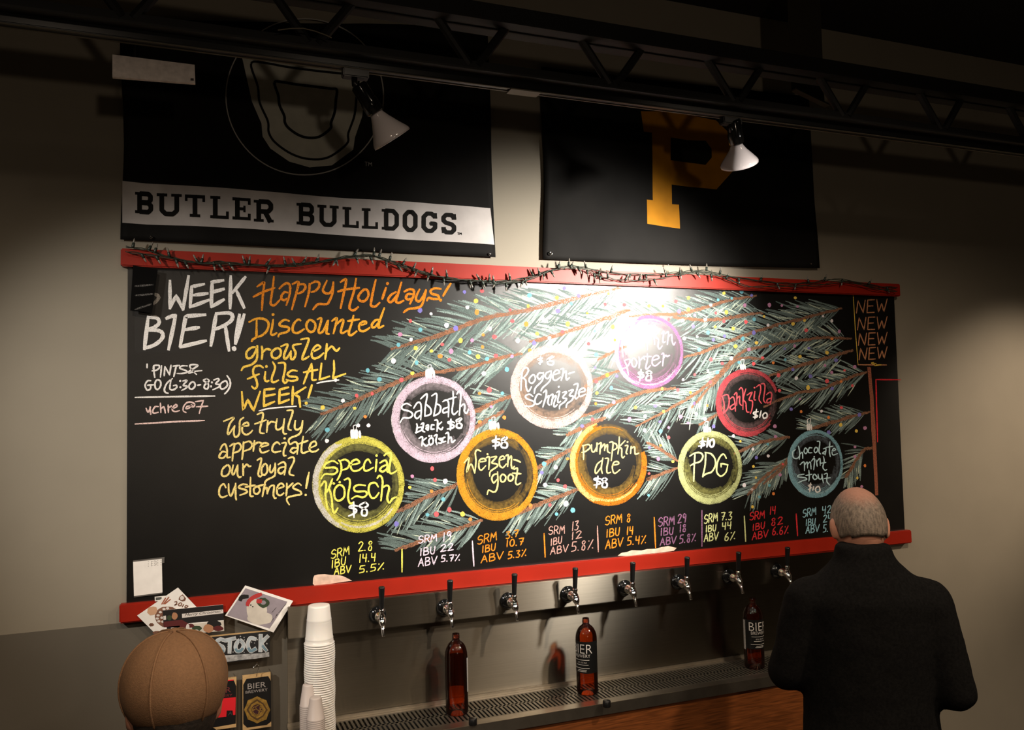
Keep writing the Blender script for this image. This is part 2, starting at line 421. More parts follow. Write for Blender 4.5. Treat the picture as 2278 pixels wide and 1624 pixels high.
ck('lilac', (0.78, 0.62, 0.74), cover=0.85); ck('violet', (0.62, 0.34, 0.56), cover=0.85); ck('copper', (0.62, 0.27, 0.13), cover=0.85); ck('purple', (0.46, 0.20, 0.40), cover=0.85); ck('plum', (0.26, 0.12, 0.22), cover=0.8); ck('rose', (0.72, 0.10, 0.12), cover=0.88)
ck('red', (0.74, 0.035, 0.045), cover=0.9); ck('pale_green', (0.68, 0.72, 0.32), cover=0.9); ck('blue', (0.33, 0.62, 0.72), cover=0.82)
ck('pale_blue', (0.60, 0.85, 0.90), cover=0.92); ck('rust', (0.36, 0.12, 0.07), cover=0.72); ck('dusty', (0.50, 0.28, 0.24), cover=0.8)
ck('pine', (0.135, 0.18, 0.168), cover=0.72, patch=0.2, soft=0.2); ck('pine_light', (0.29, 0.38, 0.355), cover=0.68, patch=0.25, soft=0.2); ck('needle', (0.56, 0.64, 0.50), cover=0.68, patch=0.3)
ck('twig', (0.35, 0.165, 0.095), cover=0.46, patch=0.25); ck('pink_white', (0.82, 0.60, 0.56), cover=0.9)
ck('dot_yellow', (0.80, 0.55, 0.10), cover=1.1); ck('dot_orange', (0.80, 0.24, 0.06), cover=1.1); ck('dot_red', (0.76, 0.11, 0.12), cover=1.1)
ck('dot_white', (0.80, 0.74, 0.76), cover=1.1); ck('dot_violet', (0.19, 0.17, 0.48), cover=1.1); ck('dot_teal', (0.15, 0.40, 0.47), cover=1.1); ck('dot_pink', (0.50, 0.23, 0.38), cover=1.1)
def soft(name, col, a): return ck('smudge_'+name, col, cover=0.55, soft=0.35, patch=0.8, grain=90, maxa=a)

def chalk_part(name, fn, mats, parent, label=None):
    bm = bmesh.new(); fn(bm)
    o = obj(name, bm, mats, parent)
    if label: o['label'] = label
    return o
def letter(data, x0, y0, s, wd, colour, label, parent=board, name='chalk_lettering', Y=-0.0030, extra=None):
    def fn(bm):
        strokes(bm, data, x0, y0, s, wd, Y)
        if extra: strokes(bm, extra[0], x0, y0, s, extra[1], Y-0.0002, 1)
    mats = [CH[colour]]+([CH[extra[2]]] if extra else [])
    return chalk_part(name, fn, mats, parent, label)

letter('''!395,270 395,740;!395,740 500,520 620,760;!620,760 715,190;!980,325 770,370 740,720;!800,515 1040,485;!740,720 1060,600;
!1120,290 1105,715;!1110,290 1310,260;!1100,470 1320,410;!1110,715 1320,592;!1440,190 1430,740;!1690,205 1475,470;!1540,440 1670,730;140,500 190,530 190,580 120,660''',
 327, 590, 7.732, 8.2, 'white', 'large white capitals reading WEEK at the upper left')
letter('''!20,890 -45,1440;20,900 150,900 205,950 200,1010 120,1070 -10,1110;20,1120 200,1125 270,1180 250,1270 130,1370 -45,1430;335,915 400,885 490,865;!490,865 465,1000 372,1445;
!1000,852 695,875 665,890 570,1395;!650,1110 890,1070;!575,1405 1010,1300;!1190,830 1100,1380;1190,835 1400,820 1470,870 1440,960 1300,1050 1150,1110;!1350,1060 1410,1465;
!1590,855 1520,1345;!1670,850 1525,1345;.1497,1435''', 327, 590, 7.732, 8.8, 'white', 'largest white capitals ending in an exclamation mark')
letter('''2,190 2,270;145,220 150,360 165,475;130,290 150,225 250,220 260,270 200,320 110,335;310,225 285,470;380,245 365,440;385,250 480,420;480,420 510,215;555,235 690,220;620,240 570,455;
855,230 740,230 700,280 830,330 840,370 740,390 640,390;1165,330 1000,350 900,380 890,350 1000,280 1080,220 1000,200 910,220 950,310 1050,410;
80,545 10,550 -40,640 0,740 70,720 80,640;10,640 150,630;o210,530 170,600 180,700 230,730 290,650 280,550 210,530;540,500 430,590 370,720 390,790 450,810;
510,540 490,640 490,720 550,740 630,690 620,640 560,650;.705,550 710,680;760,550 850,540 770,640 850,660 830,700 740,750;o960,570 900,630 900,700 960,720 1020,660 1010,590 960,570;1075,640 1140,630;
1270,500 1200,540 1300,610 1290,710 1220,700 1230,630 1320,550 1270,500;.1380,580 1360,665;1420,530 1500,500 1530,530 1460,610 1540,630 1520,680 1400,735;
o1640,555 1560,620 1570,710 1640,710 1710,640 1690,560 1640,555;1700,435 1760,530 1770,640 1720,750 1650,825;-250,900 700,880 1440,870''',
 327, 790, 9.555, 3.9, 'white', 'small white line with the pints and evening hours')
letter('''-20,1130 20,1210 60,1150 75,1100;60,1100 70,1180 80,1260;240,1095 170,1100 120,1190 150,1235 240,1215;285,1020 295,1220;300,1140 350,1100 370,1130 390,1230;450,1060 455,1220;460,1120 520,1080;
540,1140 640,1090 610,1050 550,1110 540,1170 600,1200 690,1180;930,1080 850,1090 830,1140 900,1120 950,1060 960,1100 1000,1090 1010,1040 940,1000 850,1010 780,1090 770,1180 830,1220;!1030,990 1200,965 1150,1100 1110,1240;1050,1100 1290,1085;-250,1465 700,1410 1220,1390''',
 327, 790, 9.555, 3.6, 'pink_white', 'small pink line underlined in red')
H1 = '''290,340 410,260 430,290 400,560 385,810;625,140 600,380 560,640 570,700 640,710 750,600;215,545 400,450 640,365;735,380 820,300 900,270 950,340 940,500 875,710;900,460 840,450 780,520 780,590 840,610 880,580;
1000,290 1110,240 1110,330 1060,520 985,800;1130,300 1220,290 1260,350 1200,440 1100,480;1340,280 1330,440 1250,740;1350,290 1450,240 1530,260 1530,340 1460,420 1380,450;1690,220 1630,340 1610,420 1660,470 1740,470 1790,400 1820,250;1820,250 1800,470 1730,640 1680,690 1520,690 1450,750 1410,800'''
letter(H1, 540, 600, 9.02, 5.4, 'orange', 'orange word Happy at the top of the board')
letter('''150,230 240,180 250,240 200,480 150,720;440,170 400,400 320,660 330,740 400,760 480,700;100,410 250,370 500,340;o600,370 510,450 480,530 530,590 610,580 670,490 660,400 600,370;810,190 760,400 720,620 730,680 800,690 880,620;
1000,340 930,550;.1030,260;1290,240 1220,480 1190,570 1200,610 1250,620 1330,580;1190,420 1100,470 1040,560 1080,610 1130,580 1200,480;1345,410 1450,365 1520,390 1520,480 1450,640;1490,460 1410,460 1375,520 1410,560 1470,540;
1630,370 1570,500 1570,570 1630,590 1700,500 1750,380;1755,390 1700,600 1650,690 1560,720 1420,740 1335,800;2030,360 1920,350 1840,390 1860,450 1970,480 1990,540 1900,550 1800,530 1770,580;2215,260 2150,360 2075,490;.2025,570''',
 740, 600, 8.437, 5.6, 'orange', 'orange word Holidays and an exclamation mark')
letter('''130,1050 250,990 380,980 480,1020 520,1100 480,1230 380,1320 280,1350;280,1000 275,1280 270,1350 200,1400 180,1440;610,1000 590,1150 565,1270 600,1310 680,1270;.608,900;930,1030 840,1005 740,1080 770,1130 900,1150 930,1200 880,1250 740,1290 715,1340;
1160,1020 1110,1000 1030,1080 1000,1180 1020,1250 1090,1270 1160,1240 1230,1190;o1340,1010 1280,1090 1290,1190 1360,1250 1430,1220 1460,1120 1420,1040 1340,1010;1500,995 1580,980 1540,1150 1520,1230 1550,1270 1620,1220 1700,1030;1715,1020 1690,1180 1680,1270 1730,1290;
1790,1030 1880,970 1880,1040 1820,1280;1860,1120 1980,1010 2020,1030 1980,1180 1970,1250 2010,1270 2100,1220;2223,920 2185,1080 2130,1255 2165,1320 2285,1235;2110,1030 2335,995;
2385,1110 2470,1080 2470,1045 2405,1045 2340,1110 2340,1200 2400,1235 2470,1215 2545,1165;2840,770 2750,1020 2725,1115 2735,1165 2825,1125;2730,1000 2655,1020 2590,1105 2610,1160 2675,1130 2730,1040''',
 540, 600, 9.02, 5.4, 'amber', 'amber word Discounted')
letter('''690,150 600,160 530,230 540,310 600,310 660,230 690,130;695,130 690,300 660,370 590,420 490,450 455,500;760,140 770,220 760,330;770,230 830,180 890,190;o980,170 910,230 920,300 980,320 1040,270 1040,190 980,170;
1050,140 1150,110 1100,250 1100,320 1140,310 1200,210;1200,210 1200,320 1240,325 1270,240 1230,130 1350,100;1350,35 1460,20 1450,100 1370,310 1400,330 1470,290;1530,220 1640,160 1600,120 1540,170 1510,260 1540,320 1620,300 1690,240;
1740,100 1730,210 1715,330;1730,220 1810,140 1860,190 1890,205 1930,165''', 470, 750, 6.766, 5.2, 'yellow', 'yellow word growler')
letter('''780,460 730,430 650,450 630,540 680,650 690,740 650,775 610,740;545,630 720,555;815,520 805,630 830,665 865,655;.830,440;925,375 960,460 910,620 930,680 1010,650;1010,390 1100,390 1110,480 1080,640 1110,690 1150,660;
1290,510 1220,500 1150,550 1180,590 1280,600 1290,640 1210,660 1130,640;!1510,400 1450,540 1390,700;1510,400 1520,540 1520,640 1580,640;1390,530 1600,490;!1660,395 1630,640 1780,590;!1845,350 1850,500 1830,620 2020,550''',
 470, 750, 6.766, 5.0, 'yellow', 'yellow words fills ALL with a white underline', extra=('1590,695 1700,670 1920,645', 3.2, 'white'))
letter('''!460,825 480,1100 550,940 635,1110 735,820;!800,790 790,1040;800,790 950,775;800,890 960,860;790,1040 950,970;!1030,790 1020,1000;1030,790 1160,755;1030,875 1170,850;1020,1000 1170,940;!1230,745 1220,1010;!1420,755 1250,860 1320,900 1340,1050;!1515,720 1460,910;.1430,995''',
 470, 750, 6.766, 5.6, 'yellow', 'yellow capitals WEEK with a white underline', extra=('720,1110 900,1070 1280,1040', 3.2, 'white'))
letter('''205,200 370,140 300,250 270,380 290,410 380,280;385,275 370,400 400,460 460,400 470,200 530,140;510,280 610,270 590,220 520,260 510,370 570,420 640,390 675,350;755,90 830,60 850,110 800,330 810,390 865,400;715,245 900,180;930,190 910,380;920,270 980,210 1050,220;
1080,160 1060,300 1100,340 1180,280 1200,160;1200,160 1180,330 1190,400 1235,405;1245,25 1330,20 1330,80 1270,260 1270,330 1310,345;1380,190 1370,300 1410,340 1480,290 1500,190;1500,190 1480,340 1430,420 1310,470 1270,520 1290,580''',
 470, 910, 7.381, 4.4, 'pale_yellow', 'yellow words We truly')
letter('''145,670 180,600 230,580 260,680 260,790 310,790;250,710 180,700 130,770 140,800 200,800 250,740;305,610 380,570 360,700 345,850;380,580 450,560 490,620 450,690 370,720;530,540 520,700 505,825;530,560 620,530 670,580 640,650 540,690;710,520 690,690;695,600 760,550 830,560;
800,630 930,590 910,560 840,570 800,640 820,710 880,710 945,680;1125,580 1080,545 1020,590 1000,670 1040,710 1140,690;1160,560 1230,560 1190,680 1190,760 1225,765;.1205,480;1300,580 1380,540 1420,600 1410,740;1400,640 1340,640 1300,690 1350,720 1410,680;
1510,450 1480,640 1500,720 1600,690;1440,570 1585,520;1620,640 1720,590 1700,530 1640,560 1610,650 1650,700 1720,690 1760,660''', 470, 910, 7.381, 4.4, 'pale_yellow', 'yellow word appreciate')
letter('''o270,920 190,980 170,1070 210,1105 280,1070 310,980 270,920;360,920 340,1040 370,1070 430,930;435,920 430,1070 460,1120 490,1110;520,900 525,1090;530,970 580,910 620,940 650,935;755,840 820,810 810,900 770,1060 800,1110 830,1090;
o880,900 830,970 830,1060 880,1080 920,1020 915,930 880,900;970,920 960,1010 990,1040 1040,960 1050,890;1050,890 1050,1060 1020,1110 920,1160 880,1210 890,1250;1100,910 1180,870 1220,920 1200,1080;1200,950 1120,970 1100,1030 1150,1060 1200,1010;1265,810 1340,790 1360,850 1290,1000 1290,1070 1355,1090''',
 470, 910, 7.381, 4.4, 'pale_yellow', 'yellow words our loyal')
letter('''240,1290 200,1230 140,1290 130,1400 180,1450 260,1420;285,1230 290,1370 330,1420 400,1230;400,1220 400,1420 410,1490;590,1240 500,1240 450,1290 570,1330 580,1370 470,1415;645,1120 640,1300 640,1420 690,1430;560,1280 720,1250;o760,1270 700,1310 710,1380 760,1390 800,1330 760,1270;760,1270 860,1240;
880,1240 860,1330 840,1435;860,1330 910,1290 920,1390;920,1390 960,1280 1030,1260 1020,1400 1040,1460 1065,1460;1090,1310 1190,1270 1150,1220 1090,1270 1080,1380 1130,1420 1190,1380;1240,1220 1240,1310 1230,1425;1240,1310 1340,1215;
1475,1250 1420,1220 1340,1290 1460,1350 1470,1400 1370,1420 1260,1450 1240,1500 1280,1570;!1605,1040 1560,1300;!1590,1090 1555,1300;.1550,1410''', 470, 910, 7.381, 4.4, 'pale_yellow', 'yellow word customers and an exclamation mark')

# beer figures along the bottom of the board
G16 = (700, 1130, 3.797); G17 = (1240, 900, 3.204)
ROWS = [('lemon', 'lemon yellow', G16, 2.6, [('SRM', 138, 430, 290, 392, 72), ('2.8', 365, 365, 490, 358, 78), ('IBU', 138, 510, 265, 475, 65), ('14.4', 372, 460, 515, 450, 68), ('ABV', 165, 565, 305, 545, 62), ('5.5%', 372, 550, 585, 520, 58)], (738, 350, 738, 540)),
 ('lilac', 'lilac', G16, 2.6, [('SRM', 875, 300, 1030, 280, 62), ('19', 1080, 285, 1155, 265, 72), ('IBU', 885, 405, 1020, 385, 62), ('22', 1060, 370, 1170, 355, 58), ('ABV', 875, 495, 1030, 475, 68), ('5.7%', 1065, 455, 1225, 445, 54)], (1332, 280, 1345, 490)),
 ('orange', 'amber', G16, 2.6, [('SRM', 1375, 310, 1535, 270, 72), ('3.7', 1615, 260, 1720, 240, 58), ('IBU', 1410, 380, 1530, 355, 58), ('10.7', 1615, 330, 1765, 310, 58), ('ABV', 1405, 465, 1590, 430, 62), ('5.3%', 1630, 430, 1785, 405, 58)], (1938, 215, 1947, 415)),
 ('dusty', 'dusty pink', G16, 2.3, [('SRM', 1975, 225, 2110, 215, 68), ('13', 2170, 195, 2230, 180, 76), ('IBU', 1990, 320, 2090, 295, 58), ('12', 2165, 270, 2255, 250, 62), ('ABV', 1990, 395, 2140, 370, 62), ('5.8%', 2165, 368, 2352, 345, 78)], (2388, 152, 2396, 371)),
 ('orange', 'orange red', G17, 2.5, [('SRM', 340, 860, 458, 840, 62), ('8', 492, 838, 522, 835, 56), ('IBU', 345, 948, 445, 930, 56), ('14', 492, 928, 540, 925, 56), ('ABV', 342, 1030, 465, 1010, 62), ('5.4%', 495, 1003, 630, 990, 58)], (690, 805, 700, 1020)),
 ('plum', 'dark purple', G17, 2.5, [('SRM', 718, 870, 832, 855, 62), ('29', 855, 845, 918, 838, 62), ('IBU', 732, 935, 828, 925, 52), ('18', 868, 910, 918, 905, 52), ('ABV', 732, 1005, 845, 990, 52), ('5.8%', 868, 990, 985, 975, 58)], (1030, 755, 1030, 1010)),
 ('pale_green', 'pale green', G17, 2.4, [('SRM', 1045, 850, 1140, 830, 62), ('7.3', 1165, 825, 1245, 820, 56), ('IBU', 1055, 910, 1132, 900, 46), ('44', 1172, 895, 1240, 885, 52), ('ABV', 1045, 978, 1145, 965, 56), ('6%', 1190, 972, 1265, 960, 56)], (1332, 795, 1342, 975)),
 ('red', 'bright red', G17, 2.3, [('SRM', 1370, 825, 1475, 810, 56), ('14', 1512, 785, 1555, 780, 56), ('IBU', 1388, 900, 1480, 880, 46), ('82', 1520, 865, 1605, 850, 52), ('ABV', 1388, 965, 1500, 945, 52), ('6.6%', 1530, 930, 1645, 920, 56)], (1702, 780, 1712, 935)),
 ('blue', 'blue', G17, 2.2, [('SRM', 1748, 805, 1842, 785, 56), ('42', 1885, 780, 1950, 770, 52), ('IBU', 1768, 865, 1840, 855, 46), ('24', 1892, 840, 1955, 835, 52), ('ABV', 1770, 920, 1865, 905, 52), ('5.', 1892, 910, 1930, 905, 52)], None)]
for col, cn, (gx, gy, gs), wd, items, div in ROWS:
    def fn(bm):
        for it in items: hand(bm, *it, gx, gy, gs, wd, -0.0030)
        if div: strokes(bm, '!%g,%g %g,%g' % div, gx, gy, gs, wd+0.8, -0.0030)
    chalk_part('chalk_lettering', fn, CH[col], board, cn+' column of beer figures')
def fn(bm):
    for r in ((190, 238, 470, 225, 118), (200, 395, 470, 385, 115), (208, 540, 470, 528, 112), (215, 675, 470, 660, 108)): hand(bm, 'NEW', *r, 1860, 640, 4.2, 2.4, -0.0030)
    strokes(bm, '!160,70 180,400 205,720', 1860, 640, 4.2, 1.6, -0.0030, 1); strokes(bm, '205,720 470,722', 1860, 640, 4.2, 2.6, -0.0030)
    strokes(bm, '330,705 350,700 345,715 375,712 360,725 420,720', 1860, 640, 4.2, 3, -0.0032, 1)
    strokes(bm, '!600,860 372,858 378,1100 388,1440', 1860, 640, 4.2, 3, -0.0030, 2)
chalk_part('chalk_lettering', fn, [CH['copper'], CH['yellow'], CH['red']], board, 'chalk box of orange capitals reading NEW at the right end')

# fir branches
ORN = [(798, 1077, 101, 106), (965, 933, 92, 95), (1228, 861, 90, 90), (1444, 783, 76, 81), (1107, 1056, 89, 101), (1354, 1030, 84, 93), (1580, 1040, 70, 80), (1664, 896, 70, 75), (1814, 1032, 61, 75)]
def inorn(x, y, g=1.0): return any(((x-a)/(c*g))**2+((y-b)/(d*g))**2 < 1 for a, b, c, d in ORN)
BRANCH = [
 ([(872, 776), (961, 751), (1014, 732), (1080, 708), (1146, 695), (1225, 677), (1290, 661), (1380, 640)], 74),
 ([(1400, 704), (1447, 700), (1512, 698), (1568, 684), (1622, 668), (1681, 659)], 50),
 ([(1500, 706), (1568, 712), (1622, 707), (1662, 700), (1697, 696)], 46),
 ([(1522, 794), (1555, 786), (1595, 770), (1648, 749), (1716, 727), (1796, 706), (1871, 686)], 54),
 ([(1415, 949), (1474, 918), (1522, 891), (1555, 870), (1597, 835), (1619, 810), (1656, 781), (1702, 770), (1769, 759), (1836, 751), (1893, 754)], 54),
 ([(1712, 836), (1756, 821), (1809, 805), (1863, 789), (1896, 780)], 48),
 ([(1700, 905), (1772, 875), (1823, 867), (1863, 851), (1903, 835), (1927, 829)], 46),
 ([(715, 921), (777, 898), (816, 880), (882, 851), (935, 832), (1027, 820), (1119, 795), (1160, 787)], 70),
 ([(1040, 922), (1056, 916), (1093, 898), (1150, 876)], 60),
 ([(1300, 862), (1325, 845), (1380, 824)], 54),
 ([(1290, 928), (1340, 910), (1380, 891), (1434, 872), (1501, 863)], 58),
 ([(880, 1138), (895, 1133), (953, 1104), (1006, 1083), (1030, 1070)], 66),
 ([(1190, 1044), (1230, 1022), (1277, 996)], 52),
 ([(880, 1224), (932, 1206), (990, 1185), (1032, 1172), (1072, 1157)], 68),
 ([(1140, 1148), (1204, 1120), (1245, 1104), (1290, 1087)], 58),
 ([(1440, 1066), (1452, 1062), (1508, 1040)], 56),
 ([(1635, 1009), (1693, 984), (1755, 972)], 44),
 ([(1800, 956), (1814, 951), (1880, 931), (1936, 916)], 44),
 ([(1440, 985), (1465, 997), (1508, 1025)], 40),
 ([(1664, 1100), (1674, 1090), (1696, 1065), (1740, 1030)], 44),
 ([(1880, 1062), (1889, 1050), (1920, 1003), (1945, 997)], 40),
 ([(1262, 968), (1300, 950), (1345, 930)], 44),
 ([(1040, 965), (1075, 940), (1120, 915)], 40),
 ([(1556, 945), (1590, 925), (1610, 905)], 40),
 ([(1760, 1010), (1740, 1040), (1700, 1075)][::-1], 36),
 ([(1330, 800), (1370, 780), (1395, 770)], 50),
 ([(1180, 760), (1240, 745), (1330, 715), (1400, 690)], 60),
 ([(1700, 800), (1640, 800), (1590, 850), (1540, 905)][::-1], 46)]
DOTS = ['dot_yellow', 'dot_orange', 'dot_red', 'dot_white', 'dot_violet', 'dot_teal', 'dot_pink']
rb = random.Random(21); DOTP = []
for bi, (st, ln) in enumerate(BRANCH):
    ln *= 1.3 if st[0][0] > 1400 else 1.2
    P = cat(st, k=10)
    def stem(bm):
        for k in range(3): ribbon(bm, [(p[0]+rb.uniform(-1, 1), p[1]+rb.uniform(-1.6, 1.6)) for p in P], (11.5 if P[0][0] < 1300 else 8.5)*rb.uniform(0.55, 0.8), -0.0018-0.0001*k, 0, 0.5, 0.4)
    br = chalk_part('chalk_branch', stem, CH['twig'], board)
    cum = [0]
    for a, b in zip(P, P[1:]): cum.append(cum[-1]+math.hypot(b[0]-a[0], b[1]-a[1]))
    def at(d):
        i = max(k for k in range(len(cum)-1) if cum[k] <= d); t = (d-cum[i])/max(1e-6, cum[i+1]-cum[i])
        return (P[i][0]+(P[i+1][0]-P[i][0])*t, P[i][1]+(P[i+1][1]-P[i][1])*t, P[i][0]-P[i+1][0], P[i][1]-P[i+1][1])
    def ok(x, y):
        return y < 1232-0.06*(x-900) and not inorn(x, y, 0.99) and 640-0.0 < y+0.0 and y > 627+0.035*(x-1100) and x < 1925 and not (x < 870 and y < 745) and not (x > 1880 and y < 800)
    def needles(bm):
        d = 2.0; step = 5.4 if ln > 58 else 4.2
        while d < cum[-1]-1:
            x, y, tx, ty = at(d); a0 = math.atan2(ty, tx)
            grow = min(1.0, 0.5+d/ (ln*0.9))
            for side in (1, -1):
                for rep in range(1):
                    ang = a0+side*math.radians(rb.uniform(26, 42) if side > 0 else rb.uniform(24, 40))
                    l = ln*grow*rb.uniform(0.75, 1.12)
                    s0 = rb.uniform(0, 0.12)*l
                    q = [(x+math.cos(ang+0.10*side*(1-t))*(s0+(l-s0)*t), y+math.sin(ang+0.10*side*(1-t))*(s0+(l-s0)*t)) for t in (0, .25, .5, .75, 1)]
                    q = [p for p in q]
                    keep = []
                    for p in q:
                        if ok(*p): keep.append(p)
                        else: break
                    if len(keep) >= 3: ribbon(bm, keep, (4.4 if x < 1300 else 3.5)*rb.uniform(0.55, 1.2), -0.0008-rb.uniform(0, 0.0004), 1 if rb.random() < (0.08 if x < 1000 else 0.35) else 0, 0.5, 0.15)
            d += step*rb.uniform(0.7, 1.3)
    chalk_part('needles', needles, [CH['pine'], CH['pine_light']], br)
    def lights(bm):
        for k in range(max(3, int(cum[-1]/(14 if P[0][0] < 1000 else 9)))):
            x, y, tx, ty = at(rb.uniform(0, cum[-1]*0.98)); a0 = math.atan2(ty, tx); side = rb.choice((1, -1))
            ang = a0+side*math.radians(rb.uniform(22, 45)); s = rb.uniform(0.1, 0.5)*ln; l = rb.uniform(0.25, 0.55)*ln
            q = [(x+math.cos(ang)*(s+l*t), y+math.sin(ang)*(s+l*t)) for t in (0, .33, .66, 1)]
            if all(ok(*p) for p in q): ribbon(bm, q, rb.uniform(1.4, 2.8), -0.0014, 0, 0.6, 0.2)
    chalk_part('highlights', lights, CH['needle'], br)
    def dots(bm):
        for k in range(max(5, int(cum[-1]/7))):
            x, y, tx, ty = at(rb.uniform(0, cum[-1]*0.98)); off = rb.uniform(-0.8, 0.8)*ln
            n = math.hypot(tx, ty); X, Yp = x-ty/n*off+tx/n*abs(off)*0.5, y+tx/n*off+ty/n*abs(off)*0.5
            r = rb.uniform(3.4, 5.6)*(1.0 if X < 1300 else 0.8)
            if ok(X, Yp) and Yp < 1172-0.05*(X-900) and X > 712 and not inorn(X, Yp, 1.05) and all((X-a)**2+(Yp-b)**2 > 19**2 for a, b in DOTP): DOTP.append((X, Yp)); blob(bm, X, Yp, r, -0.0022, rb.randrange(7), 14, 0.12, r*rb.uniform(0.9, 1.25))
    chalk_part('chalk_dots', dots, [CH[d] for d in DOTS], br)
def trunk(bm):
    for k in range(4): ribbon(bm, [(1934+rb.uniform(-2, 2), 820), (1939, 880), (1943, 960), (1947, 1040), (1950, 1100)], 6, -0.0019-0.0001*k, 0, 0.2, 0.5)
    for k in range(2): ribbon(bm, [(1932+2*k, 818), (1942+2*k, 940), (1949+2*k, 1100)], 5, -0.0024, 0, 0.2, 0.5)
chalk_part('chalk_branch', trunk, CH['rust'], board, 'reddish brown upright trunk at the right end')

# ornaments
def ring_mat(m):
    n = 'ring_'+m.name[6:]
    if n not in CH: CH[n] = chalk_mat(n, tuple(0.85*c_ for c_ in m.node_tree.nodes['Principled BSDF'].inputs['Base Color'].default_value[:3]), cover=0.46, patch=0.45, soft=0.24, grain=330)
    return CH[n]
def ornament(cx, cy, rx, ry, mats, label, gap=None, thick=12, lit=True, cap=None, tone=None, left=1.0):
    """mats: ring, bright, dark smudge"""
    rr = random.Random(int(cx))
    def arc(bm, a0, a1, k, wd, Y, mi, ex=1.0):
        n = 36; pts = []
        for i in range(n+1):
            a = math.radians(a0+(a1-a0)*i/n); pts.append((cx+rx*k*ex*math.cos(a)+rr.uniform(-.5, .5), cy-ry*k*math.sin(a)+rr.uniform(-.5, .5)))
        ribbon(bm, pts, wd, Y, mi, 0.45, 0.18)
    g0, g1 = gap if gap else (0, 360)
    base = mats[0]; mats = [ring_mat(m) for m in mats[:2]]+[mats[2]]
    def ring(bm):
        for k in range(5): arc(bm, g0+rr.uniform(-4, 4), g1+rr.uniform(-4, 4), 0.985-0.018*k*thick/12, thick*0.62, -0.0026, 0)
        for k in range(4): arc(bm, max(g0, 120)-rr.uniform(0, 20), 320+rr.uniform(-30, 20), 0.955-0.03*k*thick/12, thick*rr.uniform(0.4, 0.75), -0.0027, 0)
        if lit:
            for k in range(4): arc(bm, 115+rr.uniform(-8, 10), 250+rr.uniform(-25, 10)*left, 0.99-0.022*k, thick*0.5, -0.0028, 1)
            arc(bm, 245, 325, 0.90, thick*0.4, -0.0028, 1)
    r = chalk_part('chalk_ornament', ring, [mats[0], mats[1]], board, label)
    def shade(bm):
        for k in range(9): arc(bm, 180+rr.uniform(-35, 20), 335+rr.uniform(-45, 20), 0.88-0.030*k, thick*0.8, -0.0016-0.00004*k, 0)
        for k in range(5): arc(bm, 55+rr.uniform(-15, 10), 140+rr.uniform(-10, 20), 0.88-0.035*k, thick*0.8, -0.0020-0.00004*k, 0)
        for k in range(2): arc(bm, -25, 40, 0.86-0.06*k, thick*0.9, -0.0022-0.00004*k, 0)
        for k in range(3): arc(bm, 195+rr.uniform(-10, 10), 330+rr.uniform(-30, 10), 0.86-0.045*k, 2.0, -0.0025, 1)
        arc(bm, 65, 130, 0.86, 2.0, -0.0025, 1)
    chalk_part('shading', shade, [mats[2], mats[0]], r)
    if cap:
        def capf(bm):
            x, y, w, h = cap
            strokes(bm, '!%g,%g %g,%g' % (x-w*0.3, y, x-w*0.25, y+h)+';!%g,%g %g,%g' % (x+w*0.1, y, x+w*0.1, y+h), 0, 0, 1, w*0.42, -0.0028)
            strokes(bm, '!%g,%g %g,%g' % (x+w*0.45, y+h*0.1, x+w*0.5, y+h), 0, 0, 1, w*0.25, -0.0028)
            strokes(bm, '%g,%g %g,%g %g,%g %g,%g' % (x-2, y, x-4, y-10, x+3, y-12, x+2, y-1), 0, 0, 1, 1.6, -0.0028)
        chalk_part('ornament_cap', capf, CH['white'], r)
    return r
def words(parent, data, org, wd, colour, price=None):
    letter(data, *org, wd, colour, None, parent, 'chalk_lettering', -0.0032)
    if price: letter(price, *org, wd*1.15 if wd < 4 else wd, 'white', None, parent, 'price', -0.0034)
r = ornament(798, 1077, 101, 106, [CH['lemon'], CH['white'], soft('olive', (0.34, 0.33, 0.10), 0.26)], 'yellow green ornament naming the special, lowest at the left', cap=(790, 958, 22, 15), thick=13)
words(r, '''415,550 340,510 240,550 220,610 370,610 410,660 350,710 220,710 165,780;430,500 460,540 470,640 440,740 405,800;450,510 530,490 590,540 560,620 470,650;610,570 740,540 700,490 630,520 610,600 650,660 730,650 790,600;910,540 870,485 820,540 810,630 850,660 950,610;
1000,490 985,670;.1000,430;1050,540 1130,500 1160,560 1160,660 1180,680;1150,570 1080,600 1050,650 1100,670 1160,620;1115,430 1150,400 1210,390 1220,440 1190,640 1220,700 1300,660;165,890 210,820 240,860 230,1030 265,1240;335,780 290,900 250,980;280,900 320,1050 340,1250 370,1290 415,1220;
o440,870 370,940 370,1060 430,1110 510,1050 510,920 440,870;.355,850 445,830;515,795 580,775 600,850 570,1040 600,1150 655,1130;830,880 730,870 660,910 690,970 830,970 850,1020 790,1060 700,1040 625,1080;1025,900 980,840 900,860 880,960 920,1060 980,1060 1035,990;
1010,770 1050,730 1090,800 1080,960 1065,1110;1080,920 1150,880 1190,920 1160,1060 1190,1140 1240,1080 1295,1055''', (690, 950, 6.768), 4.6, 'lemon',
 '715,1190 640,1180 590,1210 690,1240 680,1290 580,1340;655,1130 660,1360;830,1130 740,1190 850,1250 840,1330 780,1320 790,1240 870,1180 830,1130')
r = ornament(965, 933, 92, 95, [CH['lilac'], CH['white'], soft('lilac', (0.40, 0.34, 0.37), 0.26)], 'pale lilac ornament naming a black ale', cap=(956, 824, 20, 17), thick=13)
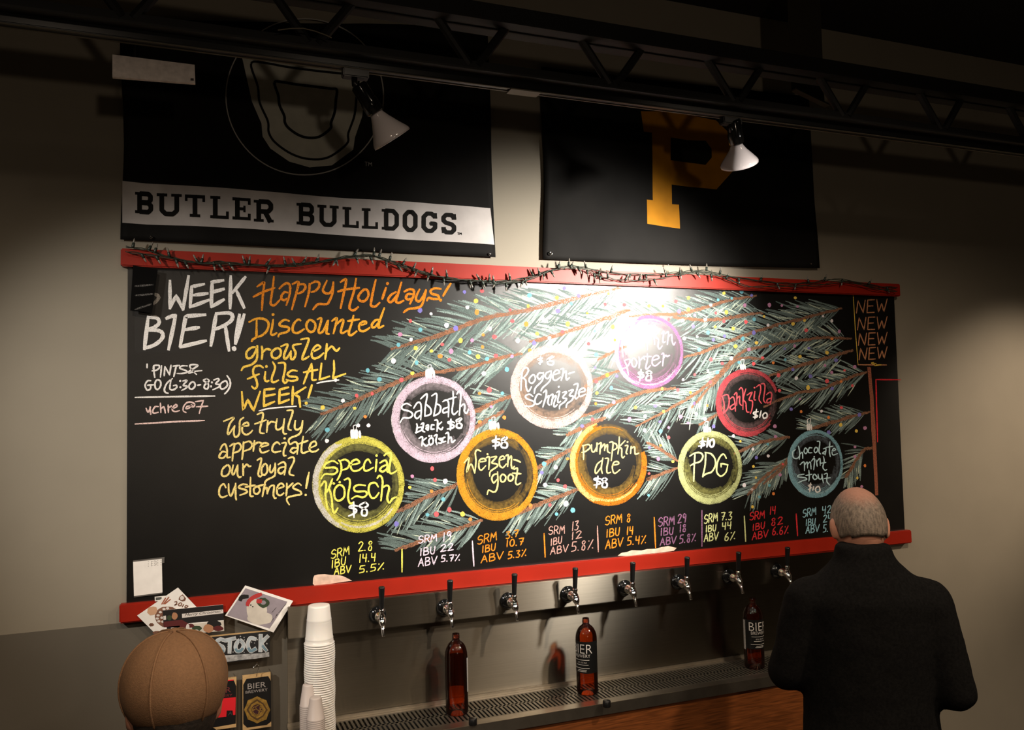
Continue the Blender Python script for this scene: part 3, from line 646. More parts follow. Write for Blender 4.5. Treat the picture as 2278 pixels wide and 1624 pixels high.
words(r, '''345,640 270,600 190,640 200,700 330,740 370,800 310,850 210,850 155,930;390,680 450,590 500,590 520,680 510,880;510,720 430,750 410,820 450,860 510,800;510,520 600,440 620,470 590,650 580,820;580,820 680,780 680,690 610,620;700,470 780,430 780,560 750,730 735,815;735,815 830,760 850,650 770,600;
890,570 950,540 990,600 985,830;985,660 900,700 900,760 980,740;1065,390 1070,560 1050,720 1080,790 1150,730;980,530 1120,490;1130,440 1170,390 1200,440 1190,600 1175,800;1190,660 1250,610 1270,660 1260,730 1300,770 1330,700;
440,950 450,1000 430,1110;420,1105 520,1060 525,1010 455,1020;515,960 560,940 540,1060 580,1090;600,990 640,970 640,1060;640,1010 600,1030 630,1060;740,970 700,970 690,1040 740,1040;750,890 800,900 790,1080;870,920 800,990 860,1050 890,1010;
480,1200 540,1180 530,1330;610,1190 540,1260 600,1330 640,1310;o690,1190 650,1240 670,1310 720,1280 720,1210 690,1190;.655,1160 695,1160;740,1160 790,1140 770,1240 790,1310;870,1200 820,1210 870,1240 860,1280 810,1280;930,1180 890,1200 890,1260 940,1250;940,1120 980,1100 990,1180 980,1280;985,1220 1030,1180 1050,1270 1100,1230''',
 (870, 820, 7.735), 3.7, 'white', '1090,930 1030,910 980,930 1080,980 1060,1020 970,1040;1030,870 1020,1055;1190,850 1120,900 1210,960 1200,1020 1130,1010 1140,940 1210,870 1190,850')
r = ornament(1228, 861, 90, 90, [CH['pink_white'], CH['white'], soft('brown', (0.44, 0.30, 0.22), 0.26)], 'white and brown ornament in the glare at the middle of the board', thick=14)
words(r, '''235,590 290,490 340,470 370,520 330,600 270,660;260,560 240,720 235,885;270,660 320,700 330,830 370,900 425,815;o450,600 390,660 390,730 440,750 490,690 485,620 450,600;630,570 560,570 530,630 570,680 620,620;640,560 620,700 500,830 475,930;780,530 700,560 670,630 720,670 770,590;780,530 760,700 630,830 595,890;
820,600 930,560 890,510 830,560 810,660 860,700 950,640;950,500 1000,490 990,600 960,700;980,600 1050,530 1050,620 1060,690 1110,650;1095,580 1200,545;450,990 390,950 320,980 340,1030 460,1080 470,1140 400,1170 310,1160;600,960 540,950 490,1040 500,1120 560,1120 610,1070;640,920 690,880 690,970 660,1080 630,1180;680,1030 740,980 720,1100 750,1150;
760,980 810,950 800,1050 780,1140;790,1050 850,980 870,1000 830,1120 840,1180 890,1140;880,920 930,900 900,1050 910,1100 950,1080;.918,815;985,920 1060,910 990,1010 1060,1030 1020,1090 940,1150 930,1215;1100,890 1180,870 1110,970 1180,990 1150,1060 1070,1120 1050,1190;1190,780 1260,760 1250,850 1210,990 1230,1030 1270,1000;1290,920 1390,890 1370,840 1300,870 1280,950 1310,990 1400,950''',
 (1130, 760, 8.12), 3.4, 'white', '620,300 540,320 620,350 560,390;590,270 580,410;800,260 710,330 820,360 800,420 720,400 730,330 830,270')
r = ornament(1444, 783, 76, 81, [CH['purple'], CH['lilac'], soft('plum', (0.30, 0.16, 0.25), 0.26)], 'purple ornament, highest of the nine', thick=8, left=0.6)
words(r, '''250,540 300,520 290,700 310,890;260,560 400,520 430,590 330,670;450,510 460,620 500,660 560,560 570,470;575,480 560,620 545,700;610,590 625,510 660,450 680,430 700,520 710,690;780,420 770,600 770,750;780,430 850,400 860,470 790,560;870,300 910,290 900,480 905,650;1000,390 920,500 980,560 970,680 1000,740 1050,680;
1040,450 1080,400 1070,520 1070,610 1110,600;1110,450 1170,420 1150,650;1160,520 1230,460 1240,580 1270,660 1300,610;330,960 420,930 440,980 380,1080 300,1110;340,970 380,1080 410,1230;o510,910 470,970 490,1060 540,1070 570,980 510,910;610,890 620,1000 610,1100;620,970 690,900 720,940;
770,830 770,950 740,1080 760,1120 830,1050;700,880 840,880;870,960 990,910 950,860 880,900 860,1010 920,1060 1020,980;1040,840 1080,830 1060,1060;1070,920 1120,860 1150,880 1190,860''',
 (1350, 690, 8.547), 3.4, 'violet', '690,1190 620,1180 610,1210 700,1240 670,1280 590,1270;650,1130 625,1340;800,1150 750,1190 840,1250 830,1330 750,1330 760,1260 850,1190 800,1150')
r = ornament(1107, 1056, 89, 101, [CH['amber'], CH['yellow'], soft('umber', (0.34, 0.21, 0.05), 0.26)], 'gold ornament naming a wheat beer', cap=(1098, 940, 22, 15), thick=12)
words(r, '''170,660 240,580 240,640 210,810 280,680 340,830;340,830 360,640 350,500 380,450 440,470;410,650 520,630 490,590 420,620 410,740 450,780 520,710;530,580 580,570 570,770;.550,520;610,570 700,560 620,660 700,680 710,720 600,800 585,880;750,620 830,590 800,550 750,590 750,700 800,740 860,680;
850,550 890,540 880,720;880,640 940,550 940,700 960,755 990,720;980,610 1030,620 1090,650;710,840 650,860 620,920 650,990 710,930;715,810 720,1000 690,1120 640,1140 570,1110 545,1180;o800,850 760,900 780,970 830,960 850,890 800,850;o930,850 890,890 900,950 950,950 975,890 930,850;985,770 1040,750 1030,860 1010,980 1040,1020 1095,990;960,830 1100,840''',
 (1010, 940, 7.38), 3.6, 'pale_yellow', '750,270 680,280 630,310 740,330 730,370 640,385;690,220 680,430;850,230 780,290 870,340 860,410 780,400 790,330 870,260 850,230')
r = ornament(1354, 1030, 84, 93, [CH['orange'], CH['pale_yellow'], soft('umber', (0.34, 0.21, 0.05), 0.26)], 'orange ornament open at the top', gap=(112, 372), thick=13, left=0.4)
words(r, '''300,500 310,600 310,750;290,500 400,480 430,530 350,600 280,620;455,480 460,590 500,610 550,520 560,450;550,450 550,600;580,470 630,450 610,560 605,650;610,560 690,470 690,590;690,560 740,480 745,600 790,630;780,440 840,440 830,600 810,770;840,450 900,470 910,540 830,590;955,340 950,500 930,650;1060,410 960,520 1000,560 1000,680 1020,720 1050,690;
1060,500 1110,500 1080,620 1100,650;.1105,430;1170,510 1160,640;1160,560 1230,520 1240,640 1270,650 1310,630;660,720 630,900 650,1000;650,760 560,830 520,940 540,1000 620,900;700,730 760,740 730,900 740,990 800,980;840,850 940,830 930,790 860,800 830,900 870,1000 970,930''',
 (1260, 930, 8.121), 3.2, 'pale_yellow', '620,1100 540,1090 500,1110 610,1160 600,1190 500,1210;570,1050 540,1260;690,1080 640,1120 730,1180 720,1250 650,1240 660,1170 735,1110 690,1080')
r = ornament(1580, 1040, 70, 80, [CH['pale_green'], CH['pale_green'], soft('olive', (0.34, 0.33, 0.10), 0.26)], 'pale green ornament with three capitals', cap=(1572, 950, 16, 10), thick=11)
words(r, '415,540 400,800 390,1090;310,585 420,520 530,520 575,590 520,690 400,730 320,780;630,510 620,760 570,1000;620,510 740,540 820,650 820,780 750,900 640,940 570,1000;1045,630 1000,550 940,570 870,700 850,880 900,970 960,980 1040,900 1075,760;!1075,760 1000,740 940,735 940,800',
 (1500, 950, 9.025), 3.8, 'pale_green', '630,290 560,290 520,310 600,340 590,370 490,385;575,215 540,420;680,225 655,400;o760,250 715,290 720,380 770,395 800,330 790,260 760,250')
r = ornament(1664, 896, 70, 75, [CH['rose'], CH['rose'], soft('mauve', (0.24, 0.15, 0.15), 0.26)], 'red ornament with dark filling near the right end', gap=(20, 285), cap=(1652, 812, 12, 9), thick=9)
words(r, '150,400 170,500 160,600;140,390 210,370 230,450 210,540 160,590;240,420 280,400 300,480 305,570;290,480 240,520 260,550 300,520;290,370 320,350 320,500;320,420 355,390 355,470 380,500;350,310 375,285 395,340 395,550;430,300 400,420 430,470 440,570 470,580;445,375 505,340 470,430 510,450 505,540 485,600;540,330 530,420 550,435;.535,285;560,275 600,250 610,310 590,420 620,475;615,240 655,240 660,310 645,430 670,470;680,370 720,340 745,370 725,485;735,410 690,430 690,470 735,450',
 (1580, 810, 5.435), 3.0, 'rose', '580,575 535,580 525,600 570,625 560,640 520,640;560,545 540,660;615,565 598,645;o660,590 635,620 650,655 685,640 685,600 660,590')
r = ornament(1814, 1032, 61, 75, [CH['blue'], CH['pale_blue'], soft('slate', (0.22, 0.26, 0.30), 0.26)], 'light blue ornament nearest the man at the right', cap=(1800, 944, 11, 12), thick=8)
words(r, '150,310 120,340 130,400 170,410 200,380;185,270 200,340 195,420;205,360 230,340 235,410;o265,290 250,330 270,355 290,320 265,290;340,290 310,290 300,340 340,345;o380,285 365,320 380,345 405,320 400,290 380,285;400,215 430,225 420,330 440,360;470,300 500,300 490,370;490,330 460,350 490,360;545,220 540,330 550,390;500,285 580,270;570,330 610,310 590,295 570,330 580,370 630,355;205,480 250,450 255,550;255,490 285,450 290,520;290,480 320,450 330,530;335,440 370,410 360,540;.365,390;390,430 400,500;395,450 430,410 435,490;470,385 480,440 465,510 490,545 510,535;440,465 500,455;250,590 190,600 180,620 260,630 280,650 230,665 180,690;305,545 310,620 305,670;270,605 340,590;o370,590 350,620 370,650 400,630 370,590;410,590 420,640 450,640 455,590;455,590 470,690;480,590 515,585 510,670 545,715;480,640 550,630',
 (1740, 940, 5.133), 2.7, 'pale_blue', '335,710 300,720 330,745 300,765;325,690 315,790;360,730 350,775;o405,730 380,760 395,795 430,780 425,740 405,730')
# places where the board's paper face has torn away above the bottom rail
def torn(loop, x0, y0, s):
    bm = bmesh.new(); prism(bm, [px(x0+a/s, y0+b/s, -0.0006) for a, b in loop], (0, 0.0005, 0))
    o = obj('torn_patch', bm, M['torn'], board)
torn([(272, 285), (274, 235), (285, 208), (320, 198), (380, 195), (440, 203), (500, 203), (545, 212), (580, 228), (632, 255), (560, 264), (420, 285), (290, 300)], 630, 1230, 4.122)
torn([(430, 1078), (455, 1058), (500, 1050), (530, 1038), (600, 1040), (640, 1030), (700, 1028), (745, 1016), (790, 1008), (850, 1022), (830, 1042), (740, 1055), (620, 1066), (500, 1080)], 1240, 900, 3.204)
def onz(x, y, z):
    """photo pixel -> point on the level plane z"""
    v = FWD*FPX + RGT*(x-1139) - UPV*(y-812); t = (z-EYE)/v.z
    return Vector((v.x*t, -DIST+v.y*t, z))
# ------------------------------------------------------------------ cloth banners
def wave(x, z): return -0.0065-0.0028*math.sin(8.5*x+2.2*z)-0.0018*math.sin(19*x-7*z+1.3)-0.0009*math.sin(37*x+21*z)
def drape(bm, off=0.0, L=0.022):
    refine(bm, L)
    for v in bm.verts: v.co.y = wave(v.co.x, v.co.z)+off
    return bm
def cloth(name, quad, parent, nx=60, nz=40, sag=0):
    f = quadmap(*[px(*q) for q in quad]); bm = bmesh.new(); g = []
    for j in range(nz+1):
        row = []
        for i in range(nx+1):
            p = f(Vector((i/nx, j/nz, 0))); p.z += sag*math.sin(math.pi*i/nx)*(j/nz if sag > 0 else 1)
            e = min(i, nx-i)/nx
            p.x += 0.006*math.sin(9*p.z)*(1 if i < nx/2 else -0.4)*max(0, 1-e*8)
            p.y = wave(p.x, p.z); row.append(bm.verts.new(p))
        g.append(row)
    for j in range(nz):
        for i in range(nx): bm.faces.new((g[j][i], g[j][i+1], g[j+1][i+1], g[j+1][i]))
    o = obj(name, bm, M['flag'], parent, True)
    m = o.modifiers.new('thick', 'SOLIDIFY'); m.thickness = 0.0008; m.offset = 0
    return o
SLAB = {'U': (['.2,0 .2,.76 .36,.92 .64,.92 .8,.76 .8,0'], [(0, 0, .42, .13), (.58, 0, 1, .13)]), 'T': (['.5,0 .5,1'], [(0, 0, 1, .15), (0, 0, .13, .3), (.87, 0, 1, .3), (.24, .87, .76, 1)]),
 'L': (['.27,0 .27,1'], [(0, 0, .54, .13), (0, .86, 1, 1), (.85, .66, 1, 1)]), 'E': (['.27,0 .27,1'], [(0, 0, 1, .14), (0, .86, 1, 1), (.3, .43, .72, .57), (.85, 0, 1, .3), (.85, .7, 1, 1), (.6, .35, .72, .65)]),
 'R': (['.25,0 .25,1', '.25,.07 .72,.07 .86,.2 .86,.38 .72,.52 .25,.52', '.55,.5 .85,1'], [(0, 0, .5, .13), (0, .87, .5, 1), (.68, .88, 1, 1)]),
 'B': (['.25,0 .25,1', '.25,.07 .74,.07 .86,.18 .86,.36 .74,.47 .25,.47', '.25,.5 .74,.5 .88,.62 .88,.8 .74,.93 .25,.93'], [(0, 0, .5, .13), (0, .87, .5, 1)]),
 'D': (['.25,0 .25,1', '.2,.07 .66,.07 .87,.26 .87,.74 .66,.93 .2,.93'], [(0, 0, .5, .13), (0, .87, .5, 1)]),
 'O': (['o.36,.07 .64,.07 .86,.25 .86,.75 .64,.93 .36,.93 .14,.75 .14,.25'], []),
 'G': (['.86,.3 .86,.22 .64,.07 .36,.07 .14,.25 .14,.75 .36,.93 .64,.93 .86,.76 .86,.56 .56,.56'], [(.76, .02, .98, .3), (.5, .5, 1, .62)]),
 'S': (['.86,.3 .86,.2 .68,.07 .32,.07 .14,.2 .14,.36 .3,.46 .7,.53 .86,.64 .86,.8 .68,.93 .32,.93 .14,.8 .14,.68'], [(.76, .02, .98, .3), (.02, .7, .24, .98)])}
def slab(bm, ch, x0, x1, yt, yb, slope, Y, wd):
    P = lambda a, b: (x0+(x1-x0)*a, yt+(yb-yt)*b+slope*(x1-x0)*(a-0.5))
    st, rc = SLAB[ch]
    for s in st:
        c = s[0] == 'o'
        q = [tuple(map(float, p.split(','))) for p in s.lstrip('o').split()]
        if c: q += q[:2]
        q = [P(*p) for p in q]; d = []
        for a, b in zip(q, q[1:]):
            d += [(a[0]+(b[0]-a[0])*t, a[1]+(b[1]-a[1])*t) for t in (0, .12, .5, .88)]
        pts = [Vector(p) for p in d+[q[-1]]]; rows = []
        for i, p in enumerate(pts):
            t = (pts[min(i+1, len(pts)-1)]-pts[max(i-1, 0)]).normalized(); n = Vector((-t.y, t.x))*wd/2
            rows.append((bm.verts.new(px(*(p+n), Y)), bm.verts.new(px(*(p-n), Y))))
        for a, b in zip(rows, rows[1:]): bm.faces.new((a[0], a[1], b[1], b[0]))
    for a0, b0, a1, b1 in rc:
        bm.faces.new([bm.verts.new(px(*P(*c), Y)) for c in ((a0, b0), (a1, b0), (a1, b1), (a0, b1))])
def tm(bm, x0, y0, s, wd, Y): strokes(bm, '!0,0 10,1;!5,0 5,14;!13,14 14,1 19,9 24,2 25,15', x0, y0, s, wd, Y)

fl = thing('hanging_banner', 'black banner with a grey lettered stripe and a ring emblem', 'flag', px(680, 560, -0.006))
cloth('banner_cloth', ((272, 45), (1084, 60), (272, 533), (1100, 573)), fl)
ZX = lambda X, Yp: (327+X/2.8475, 380+Yp/2.8475)
bm = bmesh.new(); top = [(-156, 66), (0, 82), (300, 101), (600, 121), (1100, 165), (1550, 192), (1750, 207), (2170, 240)]; bot = [(-156, 330), (0, 342), (300, 353), (600, 368), (1100, 400), (1600, 436), (1900, 452), (2197, 470)]
tv = [bm.verts.new(px(*ZX(*p), 0)) for p in top]; bv = [bm.verts.new(px(*ZX(*p), 0)) for p in bot]
for i in range(7): bm.faces.new((tv[i], tv[i+1], bv[i+1], bv[i]))
band = obj('stripe', drape(bm, -0.0012), M['band'], fl, True)
LET = (('B', -75, 38, 138, 272), ('U', 62, 220, 148, 288), ('T', 240, 367, 157, 297), ('L', 400, 517, 166, 307), ('E', 540, 655, 175, 315), ('R', 675, 800, 190, 328), ('B', 945, 1058, 210, 346), ('U', 1078, 1213, 221, 355), ('L', 1238, 1340, 232, 362), ('L', 1360, 1460, 241, 370), ('D', 1485, 1593, 248, 378), ('O', 1618, 1710, 256, 386), ('G', 1735, 1835, 266, 393), ('S', 1862, 1953, 274, 403))
for wd_, sel in (('first word', LET[:6]), ('second word', LET[6:])):
    bm = bmesh.new()
    for ch, x0, x1, yt, yb in sel:
        a, b = ZX(x0, yt), ZX(x1, yb); slab(bm, ch, a[0], b[0], a[1], b[1], 0.055, 0, 10.5 if x0 < 900 else 9.5)
    if wd_ == 'second word': tm(bm, *ZX(1962, 395), 2.85, 1.4, 0)
    obj('stripe_lettering', drape(bm, -0.0022), M['flag'], fl)
bm = bmesh.new()
E = lambda k: [(327+(1330+k*665*math.cos(a))/3.797, 60+(595+k*660*math.sin(a))/3.797) for a in [i*math.pi/40 for i in range(81)]]
ribbon(bm, E(1.0), 2.6, 0)
tm(bm, 327+1838/3.797, 60+1142/3.797, 1.6, 1.3, 0)
obj('emblem_ring', drape(bm, -0.0014), M['line'], fl)
sh = [(800, 262), (930, 250), (1180, 290), (1500, 330), (1740, 362), (1850, 385), (1835, 560), (1815, 760), (1755, 935), (1740, 1040), (1560, 1172), (1370, 1192), (1200, 1142), (1040, 1030), (975, 930), (965, 820), (885, 640), (865, 480)]
Zs = lambda p, k=1.0: (327+(1350+(p[0]-1350)*k)/3.797, 60+(690+(p[1]-690)*k)/3.797)
bm = bmesh.new(); bm.faces.new([bm.verts.new(px(*Zs(p), 0)) for p in sh]); bmesh.ops.triangulate(bm, faces=bm.faces)
obj('emblem_patch', drape(bm, -0.0014), M['logo'], fl)
bm = bmesh.new(); lp = [Zs(p, 0.86) for p in sh]; ribbon(bm, cat(lp, True), 5, 0, closed=True); ribbon(bm, cat([Zs(p, 0.5) for p in sh], True), 6, 0, closed=True)
obj('emblem_outline', drape(bm, -0.0022), M['flag'], fl)
def grommet(par, x, y, r, m='line'):
    p = px(x, y, -0.012); bm = lathe(bmesh.new(), [(r*0.5, 0), (r, 0), (r, 0.003), (r*0.5, 0.003), (r*0.5, 0)], 14, p, (0, -1, 0)); obj('grommet', bm, M['chrome'], par, True)
grommet(fl, 1089, 566, 0.005); grommet(fl, 336, 528, 0.005)
f2 = thing('hanging_flag', 'black flag with a large gold block letter P', 'flag', px(1515, 585, -0.006))
cloth('flag_cloth', ((1204, 150), (1797, 215), (1210, 577), (1821, 597)), f2, sag=-0.004)
q = lambda X, Yp: (1080+X/2.6154, 40+Yp/2.6154)
Pout = [(900, 545), (1060, 547), (1200, 570), (1335, 600), (1425, 690), (1442, 800), (1440, 885), (1338, 1000), (1200, 986), (1080, 970), (1082, 1085), (1122, 1088), (1128, 1227), (1030, 1214), (935, 1200), (932, 1060), (968, 1062), (966, 870), (963, 670), (915, 665)]
Pin = [(1073, 697), (1170, 712), (1275, 717), (1308, 765), (1310, 815), (1275, 857), (1170, 842), (1075, 828)]
bm = flat([[q(*p) for p in Pout], [q(*p) for p in Pin]])
for v in bm.verts: v.co = px(v.co.x, v.co.y, 0)
obj('gold_letter', drape(bm, -0.0013), M['gold'], f2, True)
for g in ((1225, 564), (1486, 589), (1804, 587)): grommet(f2, *g, 0.0075 if g[0] < 1300 else 0.004)

# ------------------------------------------------------------------ joist, light track, track lamps
TY = -0.65; TZ = EYE+0.992
j = thing('ceiling_joist', 'dark open web steel joist running above the light track', 'beam', (1.4, TY, TZ+0.03))
for nm, z0, z1 in (('bottom_chord', TZ+0.026, TZ+0.072), ('top_chord', TZ+0.185, TZ+0.26)):
    bm = bmesh.new()
    for s in (-1, 1): box(bm, -2.55, 5.35, TY+s*0.008 if s > 0 else TY-0.052, TY+0.052 if s > 0 else TY-0.008, z0, z0+0.006); box(bm, -2.55, 5.35, TY+s*0.008-0.002, TY+s*0.008+0.002, z0, z1)
    obj(nm, bm, M['black'], j)
vx = px(1362, 150, TY).x
for k in range(-5, 7):
    for s in (-1, 1):
        bm = tube(bmesh.new(), [(vx+k*0.48+s*0.012, TY, TZ+0.06), (vx+k*0.48+s*0.115, TY, TZ+0.20)], 0.014, 8); obj('web_bar', bm, M['black'], j)
t = thing('light_track', 'black lighting track with a thin pale edge fixed under the joist', 'light track', (1.4, TY, TZ))
obj('rail', box(bmesh.new(), -2.4, 5.2, TY-0.018, TY+0.018, TZ, TZ+0.0255, 0.002), M['plastic'], t)
bm = bmesh.new()
for s in (-1, 1): box(bm, -2.4, 5.2, TY+s*0.012-0.003, TY+s*0.012+0.003, TZ-0.0022, TZ-0.0002)
obj('contact_strip', bm, mat('dull_strip', (0.10, 0.085, 0.055), 0.5), t)
p = px(1165, 195, TY); obj('joint', box(bmesh.new(), p.x-0.05, p.x+0.05, TY-0.021, TY+0.021, TZ-0.006, TZ-0.0025), mat('dull_joint', (0.16, 0.14, 0.10), 0.5), t)
def track_lamp(pix, fw, sock, neck, rimr, label, power, aim):
    a, b = Vector(pix[0]), Vector(pix[1])
    di = (b-a).normalized(); k = math.sqrt(1-fw*fw)
    d = (RGT*di.x*k-UPV*di.y*k+FWD*fw).normalized()
    P0 = px(*pix[0], TY-0.005)
    th = thing('track_lamp', label, 'lamp', (P0.x, TY, TZ-0.002), 'track lamps on the rail')
    bm = box(bmesh.new(), P0.x-0.045, P0.x+0.03, TY-0.017, TY+0.017, TZ-0.026, TZ-0.0025, 0.003); obj('track_adapter', bm, M['plastic'], th)
    up = Vector((P0.x-0.01, TY, TZ-0.024)); bm = tube(bmesh.new(), [up, up+Vector((0, 0, -0.02)), P0+d*0.02, P0+d*0.035], 0.009, 10); obj('arm', bm, M['plastic'], th, True)
    bm = lathe(bmesh.new(), [(0, 0), (0.020, 0), (0.025, 0.006), (0.025, sock*0.55), (0.027, sock*0.6), (0.027, sock-0.004), (0.022, sock), (0.0, sock)], 28, P0, d); obj('socket', bm, M['gloss_black'], th, True)
    prof = [(0.0, sock-0.002), (0.019, sock-0.002), (0.021, sock+0.006), (0.029, sock+neck*0.28), (0.032, sock+neck*0.34), (rimr*0.73, sock+neck*0.62), (rimr*0.93, sock+neck*0.86), (rimr, sock+neck*0.97), (rimr, sock+neck), (rimr, sock+neck+0.004), (rimr*0.97, sock+neck+0.005), (rimr*0.95, sock+neck)]
    bl = obj('bulb', lathe(bmesh.new(), prof, 40, P0, d), M['bulbwhite'], th, True)
    bm = lathe(bmesh.new(), [(rimr*0.95, sock+neck+0.002), (rimr*0.85, sock+neck+0.003), (rimr*0.5, sock+neck+0.004), (0, sock+neck+0.0045)], 40, P0, d)
    obj('bulb_face', bm, M['bulbwhite'], bl, True)
    if power > 0: lamp('track_light', 'SPOT', P0+d*(sock+neck+0.03), power, WHITE, P0+d*(sock+neck+0.03)+Vector(aim), 0.03, LAMPCONE, 1.0)
LAMPCONE = 130
track_lamp(((797, 188), (866, 297)), 0.31, 0.092, 0.083, 0.061, 'white bulb spotlight pointing down to the right in front of the striped banner', 5, (0.5, 0.0, -1))
track_lamp(((1631, 266), (1657, 353)), 0.45, 0.086, 0.071, 0.066, 'white bulb spotlight in front of the gold letter flag', 12, (0.1, 0.45, -0.8))
s = thing('hanging_sign', 'blank whitish sign panel hung under the joist at the upper left', 'sign', px(350, 180, -0.60))
loop = [px(250, 121, -0.60), px(433, 144, -0.60), px(434.5, 185.5, -0.60), px(250, 171, -0.60)]
obj('panel', prism(bmesh.new(), loop, (0, 0.012, 0)), mat('grey_white', (0.66, 0.59, 0.55), 0.7, noise=(60, 0.15)), s)
obj('clip', prism(bmesh.new(), [px(424, 174, -0.602), px(431, 174.5, -0.602), px(431, 179, -0.602), px(424, 178.5, -0.602)], (0, 0.0019, 0)), M['ink'], s)
bm = tube(bmesh.new(), [px(300, 128, -0.596), (px(300, 128, -0.596).x, -0.6, TZ+0.03)], 0.003, 6); obj('hanger', bm, M['black'], s)
bm = tube(bmesh.new(), [px(a, b, -0.72) for a, b in ((618, 67), (645, 63.5), (675, 63), (700, 69), (725, 78), (738, 84))], 0.0016, 6)
tag(obj('loose_cable', bm, mat('pale_cable', (0.22, 0.19, 0.13), 0.6)), 'thin pale cable curving above the ring emblem banner', 'cable')
a, b = px(1772, 195, -0.35), px(1846, 231, -0.35)
bm = prism(bmesh.new(), [a, b, b+Vector((0, 0, -0.006)), a+Vector((0, 0, -0.006))], (0, 0.03, 0)); bm = prism(bm, [a+Vector((0, 0.03, 0)), b+Vector((0, 0.03, 0)), b+Vector((0, 0.03, 1.2)), a+Vector((0, 0.03, 1.2))], (0, 0.004, 0))
tag(obj('hanging_bracket', bm, mat('bracket_metal', (0.10, 0.085, 0.06), 0.5, 0.6)), 'thin slanting metal strip above the gold letter flag', 'bracket')

# ------------------------------------------------------------------ string of miniature lights along the top rail
sl = thing('string_lights', 'unlit dark green string of miniature lights draped along the red top rail', 'string lights', px(1100, 620, -0.03))
z2 = lambda L: [(327+a/2.8475, 380+b/2.8475) for a, b in L]; z3 = lambda L: [(1080+a/2.6154, 40+b/2.6154) for a, b in L]
W1 = [(280, 549)]+z2([(0, 500), (60, 522), (200, 560), (340, 585), (450, 575), (600, 590), (800, 600), (950, 590), (1100, 575), (1250, 545), (1400, 540), (1480, 550), (1600, 590), (1750, 640), (1900, 682), (2100, 697)])+z3([(0, 1530), (130, 1530), (240, 1510), (340, 1480), (470, 1445), (560, 1450), (680, 1475), (820, 1490), (1000, 1492), (1130, 1480), (1270, 1470), (1400, 1500), (1600, 1530), (1750, 1545), (1900, 1540), (2050, 1520), (2278, 1560)])+[(1995, 640)]
W2 = [(280, 560)]+z2([(0, 530), (120, 548), (300, 580), (480, 590), (700, 598), (900, 605), (1050, 585), (1200, 560), (1390, 532), (1500, 562), (1620, 610), (1800, 660), (2000, 690), (2150, 700)])+z3([(60, 1545), (240, 1525), (380, 1470), (470, 1455), (560, 1455), (640, 1490), (700, 1512), (830, 1527), (1000, 1517), (1130, 1492), (1260, 1480), (1400, 1515), (1520, 1560), (1640, 1562), (1800, 1560), (1950, 1552), (2100, 1535), (2278, 1575)])+[(1995, 648)]
rs = random.Random(5); SP = []
for wi, Wp in enumerate((W1, W2)):
    c = cat(Wp, k=8); bm = bmesh.new(); SP.append(c)
    for k in range(2):
        tube(bm, [px(a+1.3*math.sin(i*0.55+k*3.14+wi), b+1.6*math.cos(i*0.55+k*3.14+wi)+rs.uniform(-.4, .4), -0.030-0.010*wi-0.003*math.cos(i*0.55+k*3.14)) for i, (a, b) in enumerate(c)], 0.0017, 6)
    obj('wire', bm, M['wire'], sl, True)
nb = 0
for wi, c in enumerate(SP):
    i = 3+wi*3
    while i < len(c)-2 and nb < 92:
        a, b = c[i]; up = rs.random() < 0.5; th = math.radians(rs.uniform(-35, 35)); d = Vector((math.sin(th), rs.uniform(-0.35, 0.1), (1 if up else -1)*math.cos(th))).normalized()
        p = px(a, b, -0.034-0.010*wi)
        bm = lathe(bmesh.new(), [(0, 0), (0.0042, 0), (0.0052, 0.004), (0.0046, 0.016), (0.003, 0.017)], 9, p, d)
        lathe(bm, [(0.003, 0.0165), (0.0035, 0.020), (0.003, 0.026), (0.0012, 0.031), (0, 0.032)], 9, p, d, mi=1)
        obj('bulb', bm, [M['socket'], M['minibulb']], sl, True); nb += 1
        i += rs.choice((4, 5, 6, 5)) if a > 800 else rs.choice((5, 6, 7))

